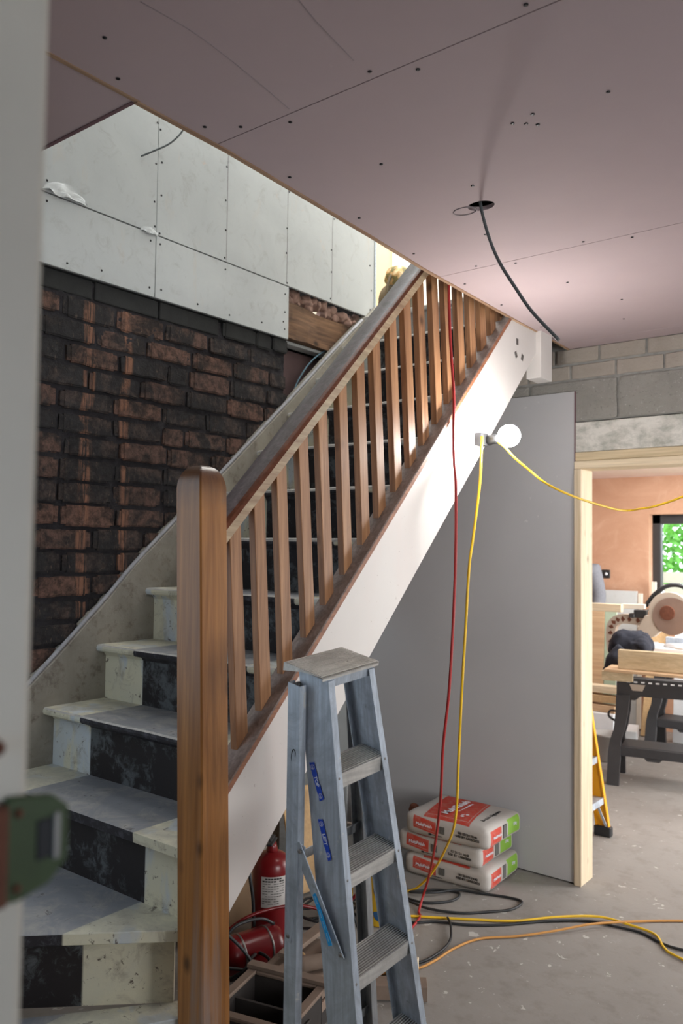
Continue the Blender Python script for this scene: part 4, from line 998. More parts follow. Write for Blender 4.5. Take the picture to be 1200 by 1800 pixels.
def crate(name, label, cx, cy, w_, d, h_, rz, mat, rim, open_=True):
    m = Matrix.Translation((cx, cy, 0)) @ Matrix.Rotation(rz, 4, 'Z'); o = empty(name, (cx, cy, 0), label, 'tool box', rot=m.to_3x3())
    bm = B(); t_ = .010
    box(bm, -w_/2, w_/2, -d/2, d/2, 0, .012, M=m)
    for s in (-1, 1):
        box(bm, s*w_/2-(t_ if s > 0 else 0), s*w_/2+(t_ if s < 0 else 0), -d/2, d/2, 0, h_, .002, M=m); box(bm, -w_/2, w_/2, s*d/2-(t_ if s > 0 else 0), s*d/2+(t_ if s < 0 else 0), 0, h_, .002, M=m)
    obj('box_body', bm, mat, o)
    bm = B()
    for s in (-1, 1):
        box(bm, s*w_/2-.016, s*w_/2+.016, -d/2-.016, d/2+.016, h_, h_+.012, .003, M=m); box(bm, -w_/2+.016, w_/2-.016, s*d/2-.016, s*d/2+.016, h_, h_+.012, .003, M=m)
    obj('rim', bm, rim, o, label='dust-covered rim')
    bm = B()
    for s in (-1, 0, 1): box(bm, s*w_*.3-.006, s*w_*.3+.006, -d/2-.008, -d/2, .01, h_*.9, .002, M=m)
    box(bm, w_/2, w_/2+.010, -d*.12, d*.12, h_*.45, h_*.8, .003, M=m); obj('moulding', bm, mat, o)
    return o, m
o, m = crate('tool_box', 'open dirty black tool box with a dusty rim, half hidden by the near ladder leg', -1.755, 1.915, .25, .26, .20, math.radians(14), M['dark_box'], M['dust_box'])
bm = B(); box(bm, -.115, .115, -.005, .005, .02, .185, M=m); obj('divider', bm, M['dark_box'], o)
o = empty('power_tool_case', (-1.875, 2.225, 0), 'dust-covered hard tool case with finger holes lying behind the open black tool box', 'tool case', rot=Matrix.Rotation(math.radians(104), 3, 'Z'))
m = Matrix.Translation((-1.875, 2.225, 0)) @ Matrix.Rotation(math.radians(104), 4, 'Z')
bm = B(); box(bm, -.17, .17, -.11, .11, 0, .085, .008, 2, M=m); obj('case_base', bm, M['dark_box'], o)
bm = B(); box(bm, -.172, .172, -.112, .112, .087, .165, .012, 2, M=m); box(bm, -.15, -.05, -.05, .05, .165, .178, .004, M=m); box(bm, .05, .16, -.09, -.04, .165, .183, .004, M=m); obj('case_lid', bm, M['dust_box'], o, label='dusty brown lid')
for x, y in ((-.10, .0), (.02, .03), (.09, .06)):
    bm = B(); lathe(bm, [(.024, 0), (.024, .006), (.015, .004), (.013, -.002), (0, -.002)], m @ Matrix.Translation((x, y, .173 if x < -.05 else .164)), 18); obj('finger_hole', bm, M['osb'], o, label='round hole with a tan rim')
bm = B(); box(bm, -.16, .13, -.126, -.112, .07, .10, .004, M=m); obj('case_handle', bm, M['dust_box'], o)
# mixing paddle / grinder on the case
o = empty('angle_grinder', (-1.79, 2.22, .165), 'dust-caked angle grinder lying on the tool case behind the near ladder rail', 'grinder')
bm = B(); lathe(bm, [(.0, 0), (.022, .005), (.026, .03), (.024, .10), (.028, .13), (.028, .17), (.02, .185), (0, .187)], along((-1.84, 2.14, .192), (-1.74, 2.30, .190)), 18); obj('motor_body', bm, M['dust_box'], o)
bm = B(); lathe(bm, [(.0, -.012), (.05, -.012), (.052, 0), (.03, .01), (.014, .03), (0, .03)], along((-1.74, 2.30, .180), (-1.74, 2.30, .26)), 22); obj('guard', bm, M['steel'], o)
# yellow tub with a blue letter
o = empty('yellow_tub', (-2.06, 2.955, 0), 'yellow tub with a big worn blue letter S behind the step ladder', 'tub', rot=Matrix.Rotation(math.radians(12), 3, 'Z'))
m = Matrix.Translation((-2.06, 2.955, 0)) @ Matrix.Rotation(math.radians(12), 4, 'Z')
bm = B(); lathe(bm, [(.072, 0), (.078, .006), (.092, .205), (.096, .207), (.096, .220), (.092, .222), (0, .222)], m, 36); obj('tub_body', bm, M['yellow_plastic'], o)
bm = B(); a0 = math.radians(-60)
bmS = bmesh.new()
cu = [(.030, .165), (.022, .185), (0, .192), (-.022, .182), (-.030, .158), (-.018, .132), (.008, .110), (.026, .085), (.022, .050), (0, .035), (-.024, .045), (-.032, .068)]
P = catmull([(x, z, 0) for x, z in cu], 6); prev = None
for i, p in enumerate(P):
    d = (P[min(i+1, len(P)-1)]-P[max(0, i-1)]).normalized(); n_ = Vector((-d.y, d.x, 0)); row = []
    for s in (-1, 1):
        q = p+n_*.012*s; rr = .0785+(.0145)*q.y/.205+.0012; a = a0+q.x/rr
        row.append(bmS.verts.new((rr*math.cos(a), rr*math.sin(a), q.y)))
    if prev: bmS.faces.new([prev[0], prev[1], row[1], row[0]])
    prev = row
merge(bm, bmS, 0, m); obj('blue_letter', bm, M['blue_paint'], o, label='worn blue letter S')
bm = B(); tube(bm, [m @ Vector((.097*math.cos(t), .097*math.sin(t), .21+.02*math.sin((t+1.9)*1.2))) for t in [(-1.9+.2*i) for i in range(14)]], .003, 6, 3); obj('bail_handle', bm, M['steel'], o)

# loose boards, card and timber under the flight
def slab(name, label, cat, c, sx, sy, sz, rx, ry, rz, mat, bev=.001, group=None):
    m = Matrix.Translation(c) @ Matrix.Rotation(rz, 4, 'Z') @ Matrix.Rotation(ry, 4, 'Y') @ Matrix.Rotation(rx, 4, 'X')
    b_ = B(); box(b_, -sx/2, sx/2, -sy/2, sy/2, -sz/2, sz/2, bev, M=m); o = obj(name, b_, mat, origin=c); tag(o, label, cat, group); return o
slab('cardboard_sheet', 'dusty brown cardboard leaning on the wall left of the fire extinguisher', 'cardboard', (-2.56, 2.50, .30), .012, .5, .60, 0, math.radians(-10), math.radians(4), M['cardboard'])
slab('cardboard_sheet', 'tan cardboard sheet leaning behind the fire extinguisher under the string', 'cardboard', (-2.50, 3.05, .24), .010, .36, .46, 0, math.radians(-14), math.radians(-8), M['osb'])
slab('plasterboard_offcut', 'pale blue-grey board leaning on the back wall behind the step ladder', 'board', (-3.15, 3.815, .60), .52, .0125, 1.20, math.radians(-2), 0, 0, M['drywall'])
slab('timber_offcut', 'short dusty timber offcut lying behind the step ladder feet', 'timber', (-1.70, 2.47, .03), .30, .07, .05, 0, 0, math.radians(35), M['dust_box'])
slab('timber_block', 'pale wooden block on the floor behind the lowest ladder steps', 'timber', (-1.72, 2.62, .035), .10, .08, .06, 0, 0, math.radians(20), M['pine_pale'])
slab('timber_batten', 'long dusty batten lying over the tool case under the stairs', 'timber', (-1.93, 2.30, .193), .30, .045, .016, 0, math.radians(2), math.radians(100), M['dust_box'])
slab('timber_batten', 'thin dusty batten across the open black tool box', 'timber', (-1.785, 2.050, .219), .30, .035, .012, 0, 0, math.radians(14), M['dust_box'])
rc = random.Random(11)
def tangle(name, label, c, rad, n, r, mat, z=.01, rise=.0):
    pts = []
    for i in range(n):
        a = i*1.15+rc.uniform(-.3, .3); q = rad*rc.uniform(.55, 1.1); pts.append((c[0]+q*math.cos(a), c[1]+q*math.sin(a), z+rise*abs(math.sin(i*.8))+rc.uniform(0, .012)))
    cable(name, label, pts, r, mat)
tangle('black_cable', 'tangle of black cable on the floor by the fire extinguisher', (-2.24, 2.78), .16, 16, .006, M['black_cable'], rise=.05)
tangle('black_cable', 'coil of black cable draped round the red air tank', (-2.17, 2.17), .13, 14, .006, M['black_cable'], .012, .09)
cable('yellow_cable', 'yellow cable rising behind the near ladder leg beside the fire extinguisher', [(-2.50, 3.02, .45), (-2.42, 2.95, .36), (-2.34, 2.86, .25), (-2.27, 2.82, .13), (-2.2, 2.84, .06), (-2.2, 2.86, .02), (-2.25, 3.0, .01)], .005, M['yellow_cable'])
cable('yellow_cable', 'yellow cable crossing the gap behind the ladder frame', [(-2.33, 3.02, 2.06), (-2.32, 3.0, 1.6), (-2.31, 2.95, 1.10), (-2.30, 2.93, .80), (-2.277, 2.9, .545), (-2.235, 2.90, .38), (-2.212, 2.9, .286), (-2.20, 2.93, .12), (-2.25, 3.0, .01)], .005, M['yellow_cable'])
cable('red_hose', 'dull red hose curving over the red air tank and behind the ladder leg', [(-2.29, 2.2, .02), (-2.27, 2.2, .12), (-2.22, 2.3, .19), (-2.13, 2.46, .205), (-2.03, 2.60, .17), (-1.96, 2.68, .25), (-1.97, 2.72, .33), (-2.05, 2.8, .30), (-2.12, 2.9, .15), (-2.2, 3.0, .01)], .0065, M['ext_red'])
cable('black_cable', 'stiff black cable slanting down behind the newel post', [(-2.2, 1.95, .40), (-2.12, 2.02, .30), (-2.02, 2.10, .18), (-1.97, 2.14, .02)], .006, M['black_cable'])
cable('purple_cable', 'thin dark cable hanging between the ladder leg and rail', [(-1.98, 2.66, .40), (-1.99, 2.65, .30), (-2.0, 2.66, .18), (-1.97, 2.70, .03)], .004, M['black_cable'])

# ================================================================ UPSTAIRS BAG
o = empty('rucksack', (-3.07, 4.42, 2.86), 'olive-brown bag with a camouflage top standing on the landing behind the handrail', 'bag')
bm = B(); soft_box(bm, .26, .22, .46, Matrix.Translation((-2.99, 4.42, 2.86)), .03, 10, 8, 12, .09, 4, .012); obj('bag_body', bm, M['olive_cloth'], o)
bm = B(); soft_box(bm, .20, .18, .13, Matrix.Translation((-2.97, 4.42, 3.30)), .02, 10, 8, 6, .07, 6, .02); obj('bag_lid', bm, M['camo'], o, label='camouflage cloth top')
bm = B(); tube(bm, [(-3.0, 4.315, 3.18), (-3.0, 4.305, 3.28), (-2.99, 4.325, 3.36), (-2.965, 4.36, 3.42)], .010, 8, 6); obj('strap', bm, M['olive_cloth'], o)

# ================================================================ FAR ROOM
YF = 7.6; ZF = 2.285
bm = B(); WX0, WX1, WZ0, WZ1 = -2.365, -.9, .95, 1.938
box(bm, -4.2, WX0, YF, YF+.3, 0, ZF); box(bm, WX1, 1.2, YF, YF+.3, 0, ZF); box(bm, WX0, WX1, YF, YF+.3, 0, WZ0); box(bm, WX0, WX1, YF, YF+.3, WZ1, ZF)
struct('wall_far', bm, M['salmon'])
bm = B(); box(bm, -4.2, 1.2, 4.0, YF+.3, ZF, ZF+.1); struct('ceiling_far', bm, M['pale_pink_ceiling'])
bm = B(); box(bm, -4.3, -4.2, 4.0, YF+.3, 0, ZF); struct('wall_far_left', bm, M['salmon'])
bm = B(); box(bm, 1.1, 1.2, 4.0, 4.7, 0, ZF); box(bm, 1.1, 1.2, 7.1, YF, 0, ZF); box(bm, 1.1, 1.2, 4.7, 7.1, 2.15, ZF); struct('wall_far_right', bm, M['salmon'])
bm = B(); yw = YF+.10
for x0, x1 in ((WX0, WX0+.075), (WX1-.075, WX1), (-1.66, -1.60)): box(bm, x0, x1, yw, yw+.07, WZ0, WZ1, .004)
for z0, z1 in ((WZ0, WZ0+.08), (WZ1-.085, WZ1)): box(bm, WX0, WX1, yw, yw+.07, z0, z1, .004)
win = struct('window_1', bm, M['frame_dark'])
bm = B(); box(bm, WX0+.05, WX1-.05, yw+.030, yw+.036, WZ0+.05, WZ1-.05); struct('window_pane', bm, M['glass'], win)
bm = B(); box(bm, WX0-.005, WX1, YF-.03, yw, WZ0-.02, WZ0, .003); struct('window_sill', bm, M['pine_pale'], win)
# garden outside
bm = B(); box(bm, -9, 6, YF+.3, 22, -.35, -.25); struct('garden_lawn', bm, M['grass'])
def fenc(y, z0, z1):
    b_ = B(); zz = z0
    while zz < z1: box(b_, -7, 4, y, y+.02, zz, zz+.14, .003); zz += .155
    return b_
o = empty('garden_fence', (-2, 11, -.25), 'pale horizontal board fence in the garden outside the window', 'fence')
obj('fence_boards', fenc(11.0, -.2, 1.35), M['fence'], o)
for x in (-5.2, -3.4, -1.6, .2):
    bm = B(); box(bm, x-.05, x+.05, 10.9, 11.0, -.25, 1.5, .003); obj('post', bm, M['fence'], o)
def tree(x, y, h_, r_, label, seed):
    rn = random.Random(seed); o = empty('garden_tree', (x, y, -.25), label, 'tree', 'trees beyond the garden fence')
    b_ = B(); tube(b_, [(x, y, -.3), (x+.05, y, h_*.4), (x-.05, y+.05, h_*.75)], lambda t: .10*(1-.7*t), 8, 5); obj('trunk', b_, M['joist'], o)
    t = bmesh.new()
    for k in range(1500):
        d = Vector((rn.gauss(0, 1), rn.gauss(0, 1), rn.gauss(0, .9))).normalized()*r_*rn.uniform(.55, 1)
        c = Vector((x, y, h_*.62))+Vector((d.x, d.y, d.z*1.0)); a = Vector((rn.gauss(0, 1), rn.gauss(0, 1), rn.gauss(0, 1))).normalized(); b2 = a.orthogonal().normalized(); s = rn.uniform(.05, .10)
        t.faces.new([t.verts.new(c+a*s), t.verts.new(c+b2*s*.5), t.verts.new(c-a*s), t.verts.new(c-b2*s*.5)])
    obj('foliage', t, M['leaf'], o)
tree(-4.2, 12.8, 2.9, 1.1, 'bushy green tree beyond the garden fence, seen left of the window', 1)
tree(-1.7, 13.6, 3.4, 1.2, 'bushy green tree beyond the garden fence, seen right of the window', 2)

# cable box on the salmon wall
o = empty('socket_box', (-2.76, YF-.004, 1.385), 'small black wall box with a cable end on the salmon plaster wall', 'socket box')
bm = B(); box(bm, -2.80, -2.72, YF-.012, YF-.001, 1.345, 1.425, .004); obj('back_box', bm, M['black_plastic'], o)
bm = B(); lathe(bm, [(.014, 0), (.012, .006), (0, .006)], along((-2.755, YF-.012, 1.385), (-2.755, YF-.1, 1.385)), 14); obj('cable_end', bm, M['white_ink'], o)

# person in a grey top behind the door jamb
pr = empty('person', (-2.83, 7.02, 0), 'person in a grey marl top standing behind the door jamb, only one shoulder showing', 'person')
def skin_body(name, V, Eg, mat, parent, sub=2):
    me = bpy.data.meshes.new(name); me.from_pydata([Vector(v[:3]) for v in V], Eg, [])
    ob = bpy.data.objects.new(name, me); C.objects.link(ob)
    md = ob.modifiers.new('skin', 'SKIN'); ob.modifiers.new('sub', 'SUBSURF').levels = sub
    for i, v in enumerate(V):
        d = me.skin_vertices[0].data[i]; d.radius = (v[3], v[4] if len(v) > 4 else v[3]); d.use_root = (i == 0)
    bpy.context.view_layer.update()
    m2 = bpy.data.meshes.new_from_object(ob.evaluated_get(bpy.context.evaluated_depsgraph_get()))
    bpy.data.objects.remove(ob); bpy.data.meshes.remove(me)
    t = bmesh.new(); t.from_mesh(m2); bpy.data.meshes.remove(m2)
    for f in t.faces: f.smooth = True
    return t
PX, PY = -2.83, 7.02
def P3(x, y, z, a, b=None): return (PX+x, PY+y, z, a, b if b is not None else a)
V = [P3(0,0,.96,.13,.10), P3(0,0,1.12,.115,.09), P3(0,0,1.30,.13,.10), P3(0,0,1.43,.10,.08), P3(0,0,1.52,.05,.05), P3(0,.01,1.60,.065,.075), P3(0,.01,1.70,.07,.08),
     P3(.17,0,1.44,.055), P3(.215,.0,1.20,.042), P3(.20,-.10,.98,.034), P3(.19,-.15,.90,.030),
     P3(-.17,0,1.44,.055), P3(-.225,.0,1.20,.042), P3(-.20,-.10,.98,.034), P3(-.19,-.15,.90,.030),
     P3(.09,0,.86,.085), P3(.10,0,.48,.058), P3(.10,.02,.10,.042), P3(.10,-.12,.035,.035),
     P3(-.09,0,.86,.085), P3(-.10,0,.48,.058), P3(-.10,.02,.10,.042), P3(-.10,-.12,.035,.035)]
Eg = [(0,1),(1,2),(2,3),(3,4),(4,5),(5,6),(3,7),(7,8),(8,9),(9,10),(3,11),(11,12),(12,13),(13,14),(0,15),(15,16),(16,17),(17,18),(0,19),(19,20),(20,21),(21,22)]
nb = len(V)
for s in (1, -1):
    base = 10 if s > 0 else 14; bx, by, bz = V[base][0]-PX, V[base][1]-PY, V[base][2]
    for j, (dx, L_) in enumerate(((-.028, .055), (-.010, .064), (.009, .060), (.026, .048))):
        V += [P3(bx+dx, by-.03, bz-.05, .010), P3(bx+dx*1.15, by-.05, bz-.05-L_*.5, .009), P3(bx+dx*1.1, by-.045, bz-.05-L_, .007)]
        Eg += [(base, len(V)-3), (len(V)-3, len(V)-2), (len(V)-2, len(V)-1)]
    V += [P3(bx-s*.035, by-.05, bz-.03, .011), P3(bx-s*.045, by-.075, bz-.06, .009)]; Eg += [(base, len(V)-2), (len(V)-2, len(V)-1)]
bm = B(); merge(bm, skin_body('body', V, Eg, M['skin'], pr), None); body = obj('body', bm, M['skin'], pr, smooth=True)
VT = [P3(0,0,.92,.155,.125), P3(0,0,1.12,.145,.115), P3(0,0,1.30,.155,.12), P3(0,0,1.44,.125,.10), P3(0,0,1.49,.07,.07),
      P3(.175,0,1.435,.075), P3(.225,0,1.19,.062), P3(.21,-.10,.97,.050), P3(-.175,0,1.435,.075), P3(-.225,0,1.19,.062), P3(-.21,-.10,.97,.050)]
bm = B(); merge(bm, skin_body('top', VT, [(0,1),(1,2),(2,3),(3,4),(3,5),(5,6),(6,7),(3,8),(8,9),(9,10)], M['grey_cloth'], pr), None); obj('grey_top', bm, M['grey_cloth'], pr, smooth=True, label='grey marl top')
VL = [P3(0,0,.94,.15,.12), P3(.09,0,.84,.10), P3(.10,0,.48,.078), P3(.10,.01,.09,.066), P3(-.09,0,.84,.10), P3(-.10,0,.48,.078), P3(-.10,.01,.09,.066)]
bm = B(); merge(bm, skin_body('trousers', VL, [(0,1),(1,2),(2,3),(0,4),(4,5),(5,6)], M['dark_cloth'], pr), None); obj('trousers', bm, M['dark_cloth'], pr, smooth=True)
bm = B(); soft_box(bm, .165, .20, .15, Matrix.Translation((PX, PY+.02, 1.64)), .02, 8, 8, 6, .075, 2, .006); obj('hair', bm, M['hair'], pr)
for s in (-1, 1):
    bm = B(); soft_box(bm, .10, .28, .09, Matrix.Translation((PX+s*.10, PY-.05, 0)), .01, 6, 8, 4, .035, 2, .002); obj('boot', bm, M['black_plastic'], pr)
# simple facial features (hidden from here, facing the far wall side)
bm = B(); lathe(bm, [(0, 0), (.014, .012), (.012, .03), (0, .04)], along((PX, PY-.075, 1.60), (PX, PY-.10, 1.64)), 10); obj('nose', bm, M['skin'], pr)

# stud rail in front of the person
slab('timber_rail', 'pale horizontal timber rail running out from behind the door jamb at chest height', 'timber', (-2.33, 6.2, 1.169), .40, .045, .060, 0, 0, 0, M['pine_pale'], .002)
slab('timber_rail', 'thin white painted timber length continuing the pale rail towards the saw', 'timber', (-2.055, 6.24, 1.186), .17, .04, .036, 0, math.radians(-1), 0, M['frame_paint'], .002)
slab('plasterboard_sheet', 'pale cream board standing against the salmon wall behind the timber rail', 'board', (-2.72, 7.50, .62), .55, .0125, 1.24, math.radians(-2), 0, 0, M['drywall'])
slab('plasterboard_sheet', 'pale green plasterboard strip standing below the timber rail', 'board', (-2.410, 6.72, .565), .098, .0125, 1.13, math.radians(-3), 0, 0, M['green_board'])
slab('plywood_sheet', 'tan plywood sheet standing between the door jamb and the green plasterboard strip', 'board', (-2.555, 6.72, .55), .185, .018, 1.10, math.radians(-3), 0, 0, M['ply'])
for i, (x, z) in enumerate(((-2.42, .0), (-2.30, .0))):
    slab('timber_stud', ['white stud leaning on the salmon wall left of the saw arm', 'pale stud leaning on the salmon wall beside the window reveal'][i], 'timber', (x+.0, 7.50, .62+.05*i), .035, .035, 1.20+.12*i, math.radians(-3), 0, 0, M['frame_paint'])
slab('chipboard_panel', 'tan chipboard panel standing upright behind the sawhorses', 'board', (-2.22, 7.30, .52), .16, .03, 1.04, 0, math.radians(5), math.radians(20), M['osb'])
slab('polythene_sheet', 'white wrapped board leaning under the window', 'board', (-1.90, 7.25, .50), .30, .03, 1.0, math.radians(-5), 0, 0, M['cloud_white'])
# stacked material low behind the ladder
for i in range(3):
    slab('timber_length', ['lowest', 'middle', 'topmost'][i]+' of the three timber lengths stacked low behind the yellow ladder', 'timber', (-2.60+.03*i, 6.56, .34+.075*i), .62, .10, .055, 0, 0, math.radians(3*i-3), [M['ply'], M['osb'], M['pine_pale']][i], .003)
slab('insulation_block', 'white foam block under the stacked timber lengths', 'insulation', (-2.60, 6.56, .155), .62, .18, .31, 0, 0, 0, M['cloud_white'], .005)
slab('packing_box', 'low white box lying on the floor behind the front sawhorse', 'box', (-2.45, 7.05, .05), .30, .30, .10, 0, 0, math.radians(15), M['cloud_white'], .004)
o = empty('grey_bucket', (-2.265, 6.28, 0), 'pale grey bucket on the floor between the yellow ladder and the front sawhorse', 'bucket')
bm = B(); lathe(bm, [(.085, 0), (.09, .005), (.115, .19), (.12, .19), (.12, .205), (.112, .205), (.088, .012), (0, .012)], Matrix.Translation((-2.265, 6.28, 0)), 28); obj('bucket_body', bm, M['hall_wall'], o)

# yellow fibreglass step ladder
yl = empty('yellow_step_ladder', (-1.75, 4.42, 0), 'yellow fibreglass step ladder standing just beyond the door jamb', 'ladder')
def yx(z, far=0): return -1.652-.100*z/.70
for s, yy0 in ((0, 4.22), (1, 4.61)):
    z1 = 1.25; dy = .05 if s == 0 else -.05
    p0 = Vector((yx(.03), yy0, .03)); p1 = Vector((yx(z1), yy0+dy, z1)); bm = B()
    bar(bm, p0-Vector((.035, 0, 0)), p1-Vector((.035, 0, 0)), .07, .005, (1, 0, 0)); bar(bm, p0, p1, .006, .026, (1, 0, 0)); bar(bm, p0-Vector((.07, 0, 0)), p1-Vector((.07, 0, 0)), .006, .026, (1, 0, 0))
    obj('side_rail', bm, M['fibreglass'], yl)
    bm = B(); box(bm, p0.x-.085, p0.x+.012, yy0-.022, yy0+.022, 0, .055, .006); obj('rubber_foot', bm, M['black_plastic'], yl)
for z in (.215, .44, .66, .88, 1.10):
    x = yx(z); k_ = .05*z/1.25; bm = B(); box(bm, x-.075, x-.002, 4.222+k_, 4.605-k_, z-.004, z); box(bm, x-.005, x-.001, 4.222+k_, 4.605-k_, z-.035, z+.001)
    obj('step', bm, M['alu'], yl)
bm = B(); bar(bm, (yx(.2)-.02, 4.54, .185), (yx(.06)-.01, 4.600, .05), .014, .003, (1, 0, 0)); obj('brace', bm, M['alu'], yl)
for yy0 in (4.25, 4.58):
    bm = B(); bar(bm, (-2.14, yy0, .0), (-1.90, yy0, 1.2), .05, .02, (1, 0, 0)); obj('rear_leg', bm, M['fibreglass'], yl)
bm = B(); box(bm, yx(1.25)-.20, yx(1.25)+.01, 4.26, 4.57, 1.245, 1.27, .004); obj('platform', bm, M['black_plastic'], yl)

# sawhorses
def sawhorse(label, x0, y0, sc_, rz):
    m = Matrix.Translation((x0, y0, 0)) @ Matrix.Rotation(rz, 4, 'Z') @ Matrix.Scale(sc_, 4)
    o = empty('sawhorse', (x0, y0, 0), label, 'sawhorse', 'folding plastic sawhorses', rot=Matrix.Rotation(rz, 3, 'Z'))
    L_ = .72
    bm = B()
    prism(bm, [(0, .61), (.02, .585), (.13, .585), (.165, .615), (L_-.165, .615), (L_-.13, .585), (L_-.02, .585), (L_, .61), (L_, .70), (L_-.02, .745), (.02, .745), (0, .70)], 1, -.045, .045, .004, M=m)
    obj('top_beam', bm, M['dark_plastic'], o)
    bm = B()
    for k in range(12): box(bm, .07+.05*k, .095+.05*k, -.047, -.0445, .712, .722, M=m)
    obj('slots', bm, M['cloud_white'], o, label='row of pale slots along the beam')
    bm = B(); prism(bm, [(.09, .70), (.20, .70), (.18, .655), (.11, .655)], 1, -.0475, -.0445, M=m); obj('logo_plate', bm, M['gloss_cream'], o, label='blank pale maker\'s plate')
    for s in (0, 1):
        for f in (-1, 1):
            bm = B(); X = lambda u: u if s == 0 else L_-u
            yb, yt = f*.19, f*.03
            prof = [(.0, .62, .095), (.0, .50, .085), (-.01, .38, .075), (-.035, .30, .075), (-.045, .22, .085), (-.05, .0, .085)]
            t = bmesh.new(); A = []
            for u, z, w_ in prof:
                y = yt+(yb-yt)*(1-z/.70); A.append([t.verts.new((X(u), y-.022, z)), t.verts.new((X(u+w_), y-.022, z)), t.verts.new((X(u+w_), y+.022, z)), t.verts.new((X(u), y+.022, z))])
            for a, b in zip(A, A[1:]):
                for i in range(4): t.faces.new([a[i], a[(i+1) % 4], b[(i+1) % 4], b[i]])
            t.faces.new(A[0]); t.faces.new(A[-1][::-1]); merge(bm, t, 0, m); obj('leg', bm, M['dark_plastic'], o)
    bm = B()
    for f in (-1, 1):
        y = f*(.03+.16*(1-.24/.70)); box(bm, .0, L_, y-.012, y+.012, .20, .265, .003, M=m); prism(bm, [(.20, .20), (.22, .18), (.30, .18), (.32, .20)], 1, y-.012, y+.012, M=m)
    obj('lower_rail', bm, M['dark_plastic'], o)
    bm = B(); box(bm, .04, L_-.04, -.125, .125, .255, .268, .002, M=m); obj('tray', bm, M['dark_plastic'], o)
    bm = B(); tube(bm, [m @ Vector(p) for p in ((.02, -.07, .50), (-.04, -.07, .50), (-.05, -.07, .46), (.0, -.08, .43))], .008, 6, 4); obj('hook', bm, M['dark_plastic'], o)
    return o
sawhorse('black folding plastic sawhorse nearest the doorway, carrying the pine beam', -2.035, 5.82, .96, math.radians(12))
sawhorse('black folding plastic sawhorse standing farther back beneath the mitre saw', -2.11, 6.95, .96, math.radians(3))
slab('pine_beam', 'thick pale pine beam resting on edge on the nearest sawhorse', 'timber', (-1.45, 5.66, .868), 1.0, .05, .128, 0, 0, math.radians(8), M['pine_x'], .003)
slab('plywood_board', 'thin reddish plywood board lying under the pine beam on the sawhorse', 'timber', (-1.49, 5.68, .793), 1.08, .26, .018, 0, math.radians(.5), math.radians(8), M['ply'], .002)
o = slab('timber_offcut', 'short timber offcut with a barcode label poking out under the plywood board', 'timber', (-1.95, 5.58, .752), .20, .06, .062, 0, 0, math.radians(14), M['pine_x'], .002)
bm = B()
for k in range(6): box(bm, -2.075, -2.062+.002*k, 5.549, 5.5505, .735+.007*k, .739+.007*k)
slab('workbench_board', 'white-topped board spanning the sawhorses under the mitre saw', 'timber', (-1.75, 6.45, .815), .85, .75, .03, 0, 0, math.radians(4), M['ply'], .002); bm.free()
# dark jacket thrown over the board end
bm = B(); soft_box(bm, .30, .24, .145, Matrix.Translation((-1.985, 5.98, .832)) @ Matrix.Rotation(.1, 4, 'Z'), .05, 20, 16, 8, .07, 12, .035); soft_box(bm, .16, .16, .20, Matrix.Translation((-2.07, 5.80, .70)) @ Matrix.Rotation(.3, 4, 'Z') @ Matrix.Rotation(math.radians(18), 4, 'Y'), .03, 12, 12, 8, .06, 3, .03)
tag(obj('jacket', bm, M['dark_cloth'], origin=(-1.95, 5.9, .80)), 'crumpled dark navy jacket thrown down behind the pine beam', 'jacket')
# mitre saw
ms = empty('mitre_saw', (-1.82, 6.35, .83), 'cream and black mitre saw with its blade head raised on the sawhorses', 'mitre saw')
bm = B(); box(bm, -1.98, -1.35, 6.22, 6.52, .83, .895, .008); lathe(bm, [(.15, .0), (.15, .015), (0, .015)], Matrix.Translation((-1.72, 6.37, .895)), 28); obj('saw_table', bm, M['cloud_white'], ms)
bm = B(); box(bm, -2.0, -1.96, 6.20, 6.54, .83, .90, .006); box(bm, -1.9, -1.40, 6.50, 6.53, .895, .95, .003); obj('fence', bm, M['alu'], ms)
bm = B(); path = [(-2.235, .83), (-2.245, .95), (-2.235, 1.03), (-2.19, 1.075), (-2.12, 1.085), (-2.02, 1.08), (-1.95, 1.085)]
tt = bmesh.new(); A = []
PP = catmull([(x, 6.30, z) for x, z in path], 5)
for i, p in enumerate(PP):
    d = (PP[min(i+1, len(PP)-1)]-PP[max(i-1, 0)]).normalized(); n_ = Vector((-d.z, 0, d.x)); w_ = .036
    A.append([tt.verts.new(p+n_*w_+Vector((0, -.03, 0))), tt.verts.new(p+n_*w_+Vector((0, .03, 0))), tt.verts.new(p-n_*w_+Vector((0, .03, 0))), tt.verts.new(p-n_*w_+Vector((0, -.03, 0)))])
for a, b in zip(A, A[1:]):
    for i in range(4): tt.faces.new([a[i], a[(i+1) % 4], b[(i+1) % 4], b[i]])
tt.faces.new(A[0]); tt.faces.new(A[-1][::-1]); merge(bm, tt); obj('swan_neck_arm', bm, M['gloss_cream'], ms)
bm = B()
for i in range(3, len(PP)-3, 3):
    p = PP[i]; d = (PP[i+1]-PP[i-1]).normalized(); n_ = Vector((-d.z, 0, d.x))
    prism(bm, [((p+n_*.022).x, (p+n_*.022).z), ((p+d*.022-n_*.004).x, (p+d*.022-n_*.004).z), ((p-n_*.022).x, (p-n_*.022).z), ((p-d*.012).x, (p-d*.012).z)], 1, 6.2685, 6.271)
obj('rib_recess', bm, M['rust'], ms, label='dark recesses between the ribs of the arm')
c = Vector((-1.800, 6.30, 1.155)); u = Vector((.80, 0, .60)).normalized(); v = Vector((-.60, 0, .80))
def Q(a, b): p = c+u*a+v*b; return (p.x, p.z)
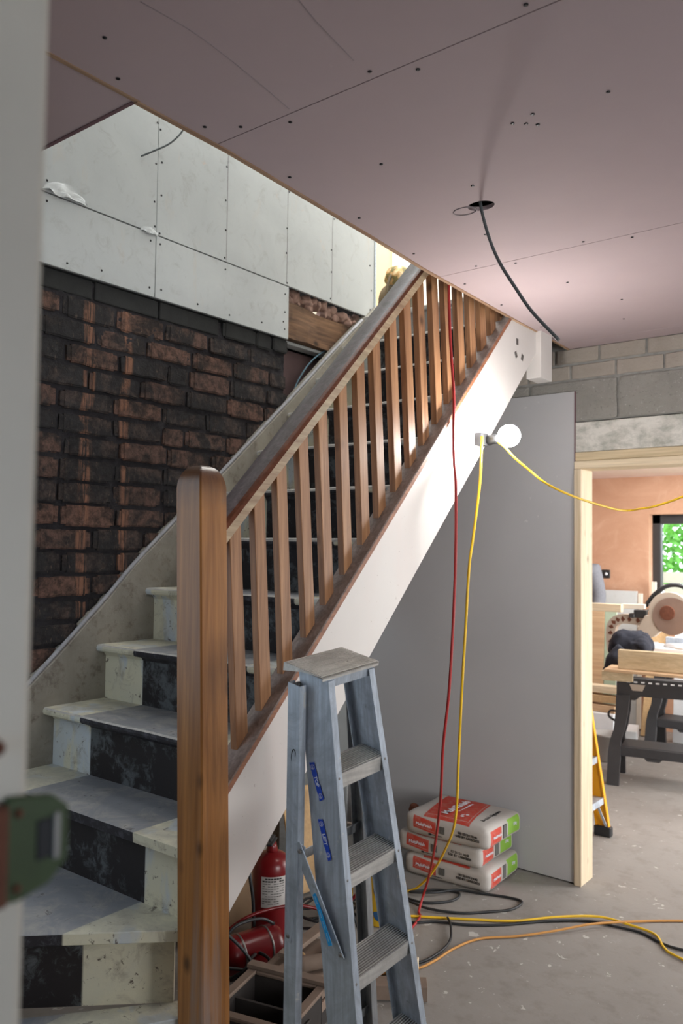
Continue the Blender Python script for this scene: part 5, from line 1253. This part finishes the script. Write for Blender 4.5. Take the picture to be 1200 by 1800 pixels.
bm = B(); pts = [Q(.150*math.cos(t*PI/14), .150*math.sin(t*PI/14)) for t in range(-4, 13)]; pts += [Q(-.16, .08), Q(-.27, .03), Q(-.28, -.055), Q(-.20, -.085), Q(-.05, -.07)]
prism(bm, pts, 1, 6.245, 6.30, .004); obj('blade_guard', bm, M['gloss_cream'], ms, label='cream upper blade guard')
bm = B(); lathe(bm, [(.137, 0), (.137, .003), (0, .003)], along((c.x+.02, 6.242, c.z-.028), (c.x+.02, 6.2, c.z-.028)), 48); [setattr(f, 'smooth', False) for f in bm.faces]; obj('blade', bm, M['blade'], ms)
bm = B(); lathe(bm, [(.055, 0), (.052, .012), (.0, .014)], along((c.x-.012, 6.240, c.z-.004), (c.x-.012, 6.2, c.z-.004)), 24); [setattr(f, 'smooth', False) for f in bm.faces]; obj('arbor_cover', bm, M['rust'], ms)
bm = B(); m = frame((Q(-.10, .108)[0]+.075, 6.2445, Q(-.10, .108)[1]+.0), (u.x, 0, u.z), (v.x, 0, v.z))
for k in range(5): box(bm, -.035+.016*k, -.024+.016*k, -.008+.003*(k % 2), .008, 0, .0012, M=m)
obj('name_mark', bm, M['black_ink'], ms, label='small black lettering mark on the guard')
bm = B(); tube(bm, [(-1.985, 6.30, 1.19), (-1.93, 6.30, 1.27), (-1.85, 6.30, 1.335), (-1.78, 6.30, 1.355), (-1.71, 6.30, 1.34), (-1.65, 6.30, 1.28), (-1.63, 6.30, 1.22)], .016, 10, 6)
obj('carry_handle', bm, M['black_plastic'], ms)
bm = B(); box(bm, -.045, .045, -.03, .03, -.03, .03, .006, M=Matrix.Translation((-2.02, 6.29, 1.13))); box(bm, -.02, .02, -.035, .035, -.016, .016, .004, M=Matrix.Translation((-2.075, 6.28, 1.115))); obj('pivot_block', bm, M['dark_plastic'], ms)
bm = B(); rod(bm, (-1.95, 6.27, 1.20), (-1.84, 6.27, 1.305), .009); rod(bm, (-2.0, 6.33, 1.14), (-1.90, 6.33, 1.215), .007); obj('guide_bar', bm, M['alu'], ms)
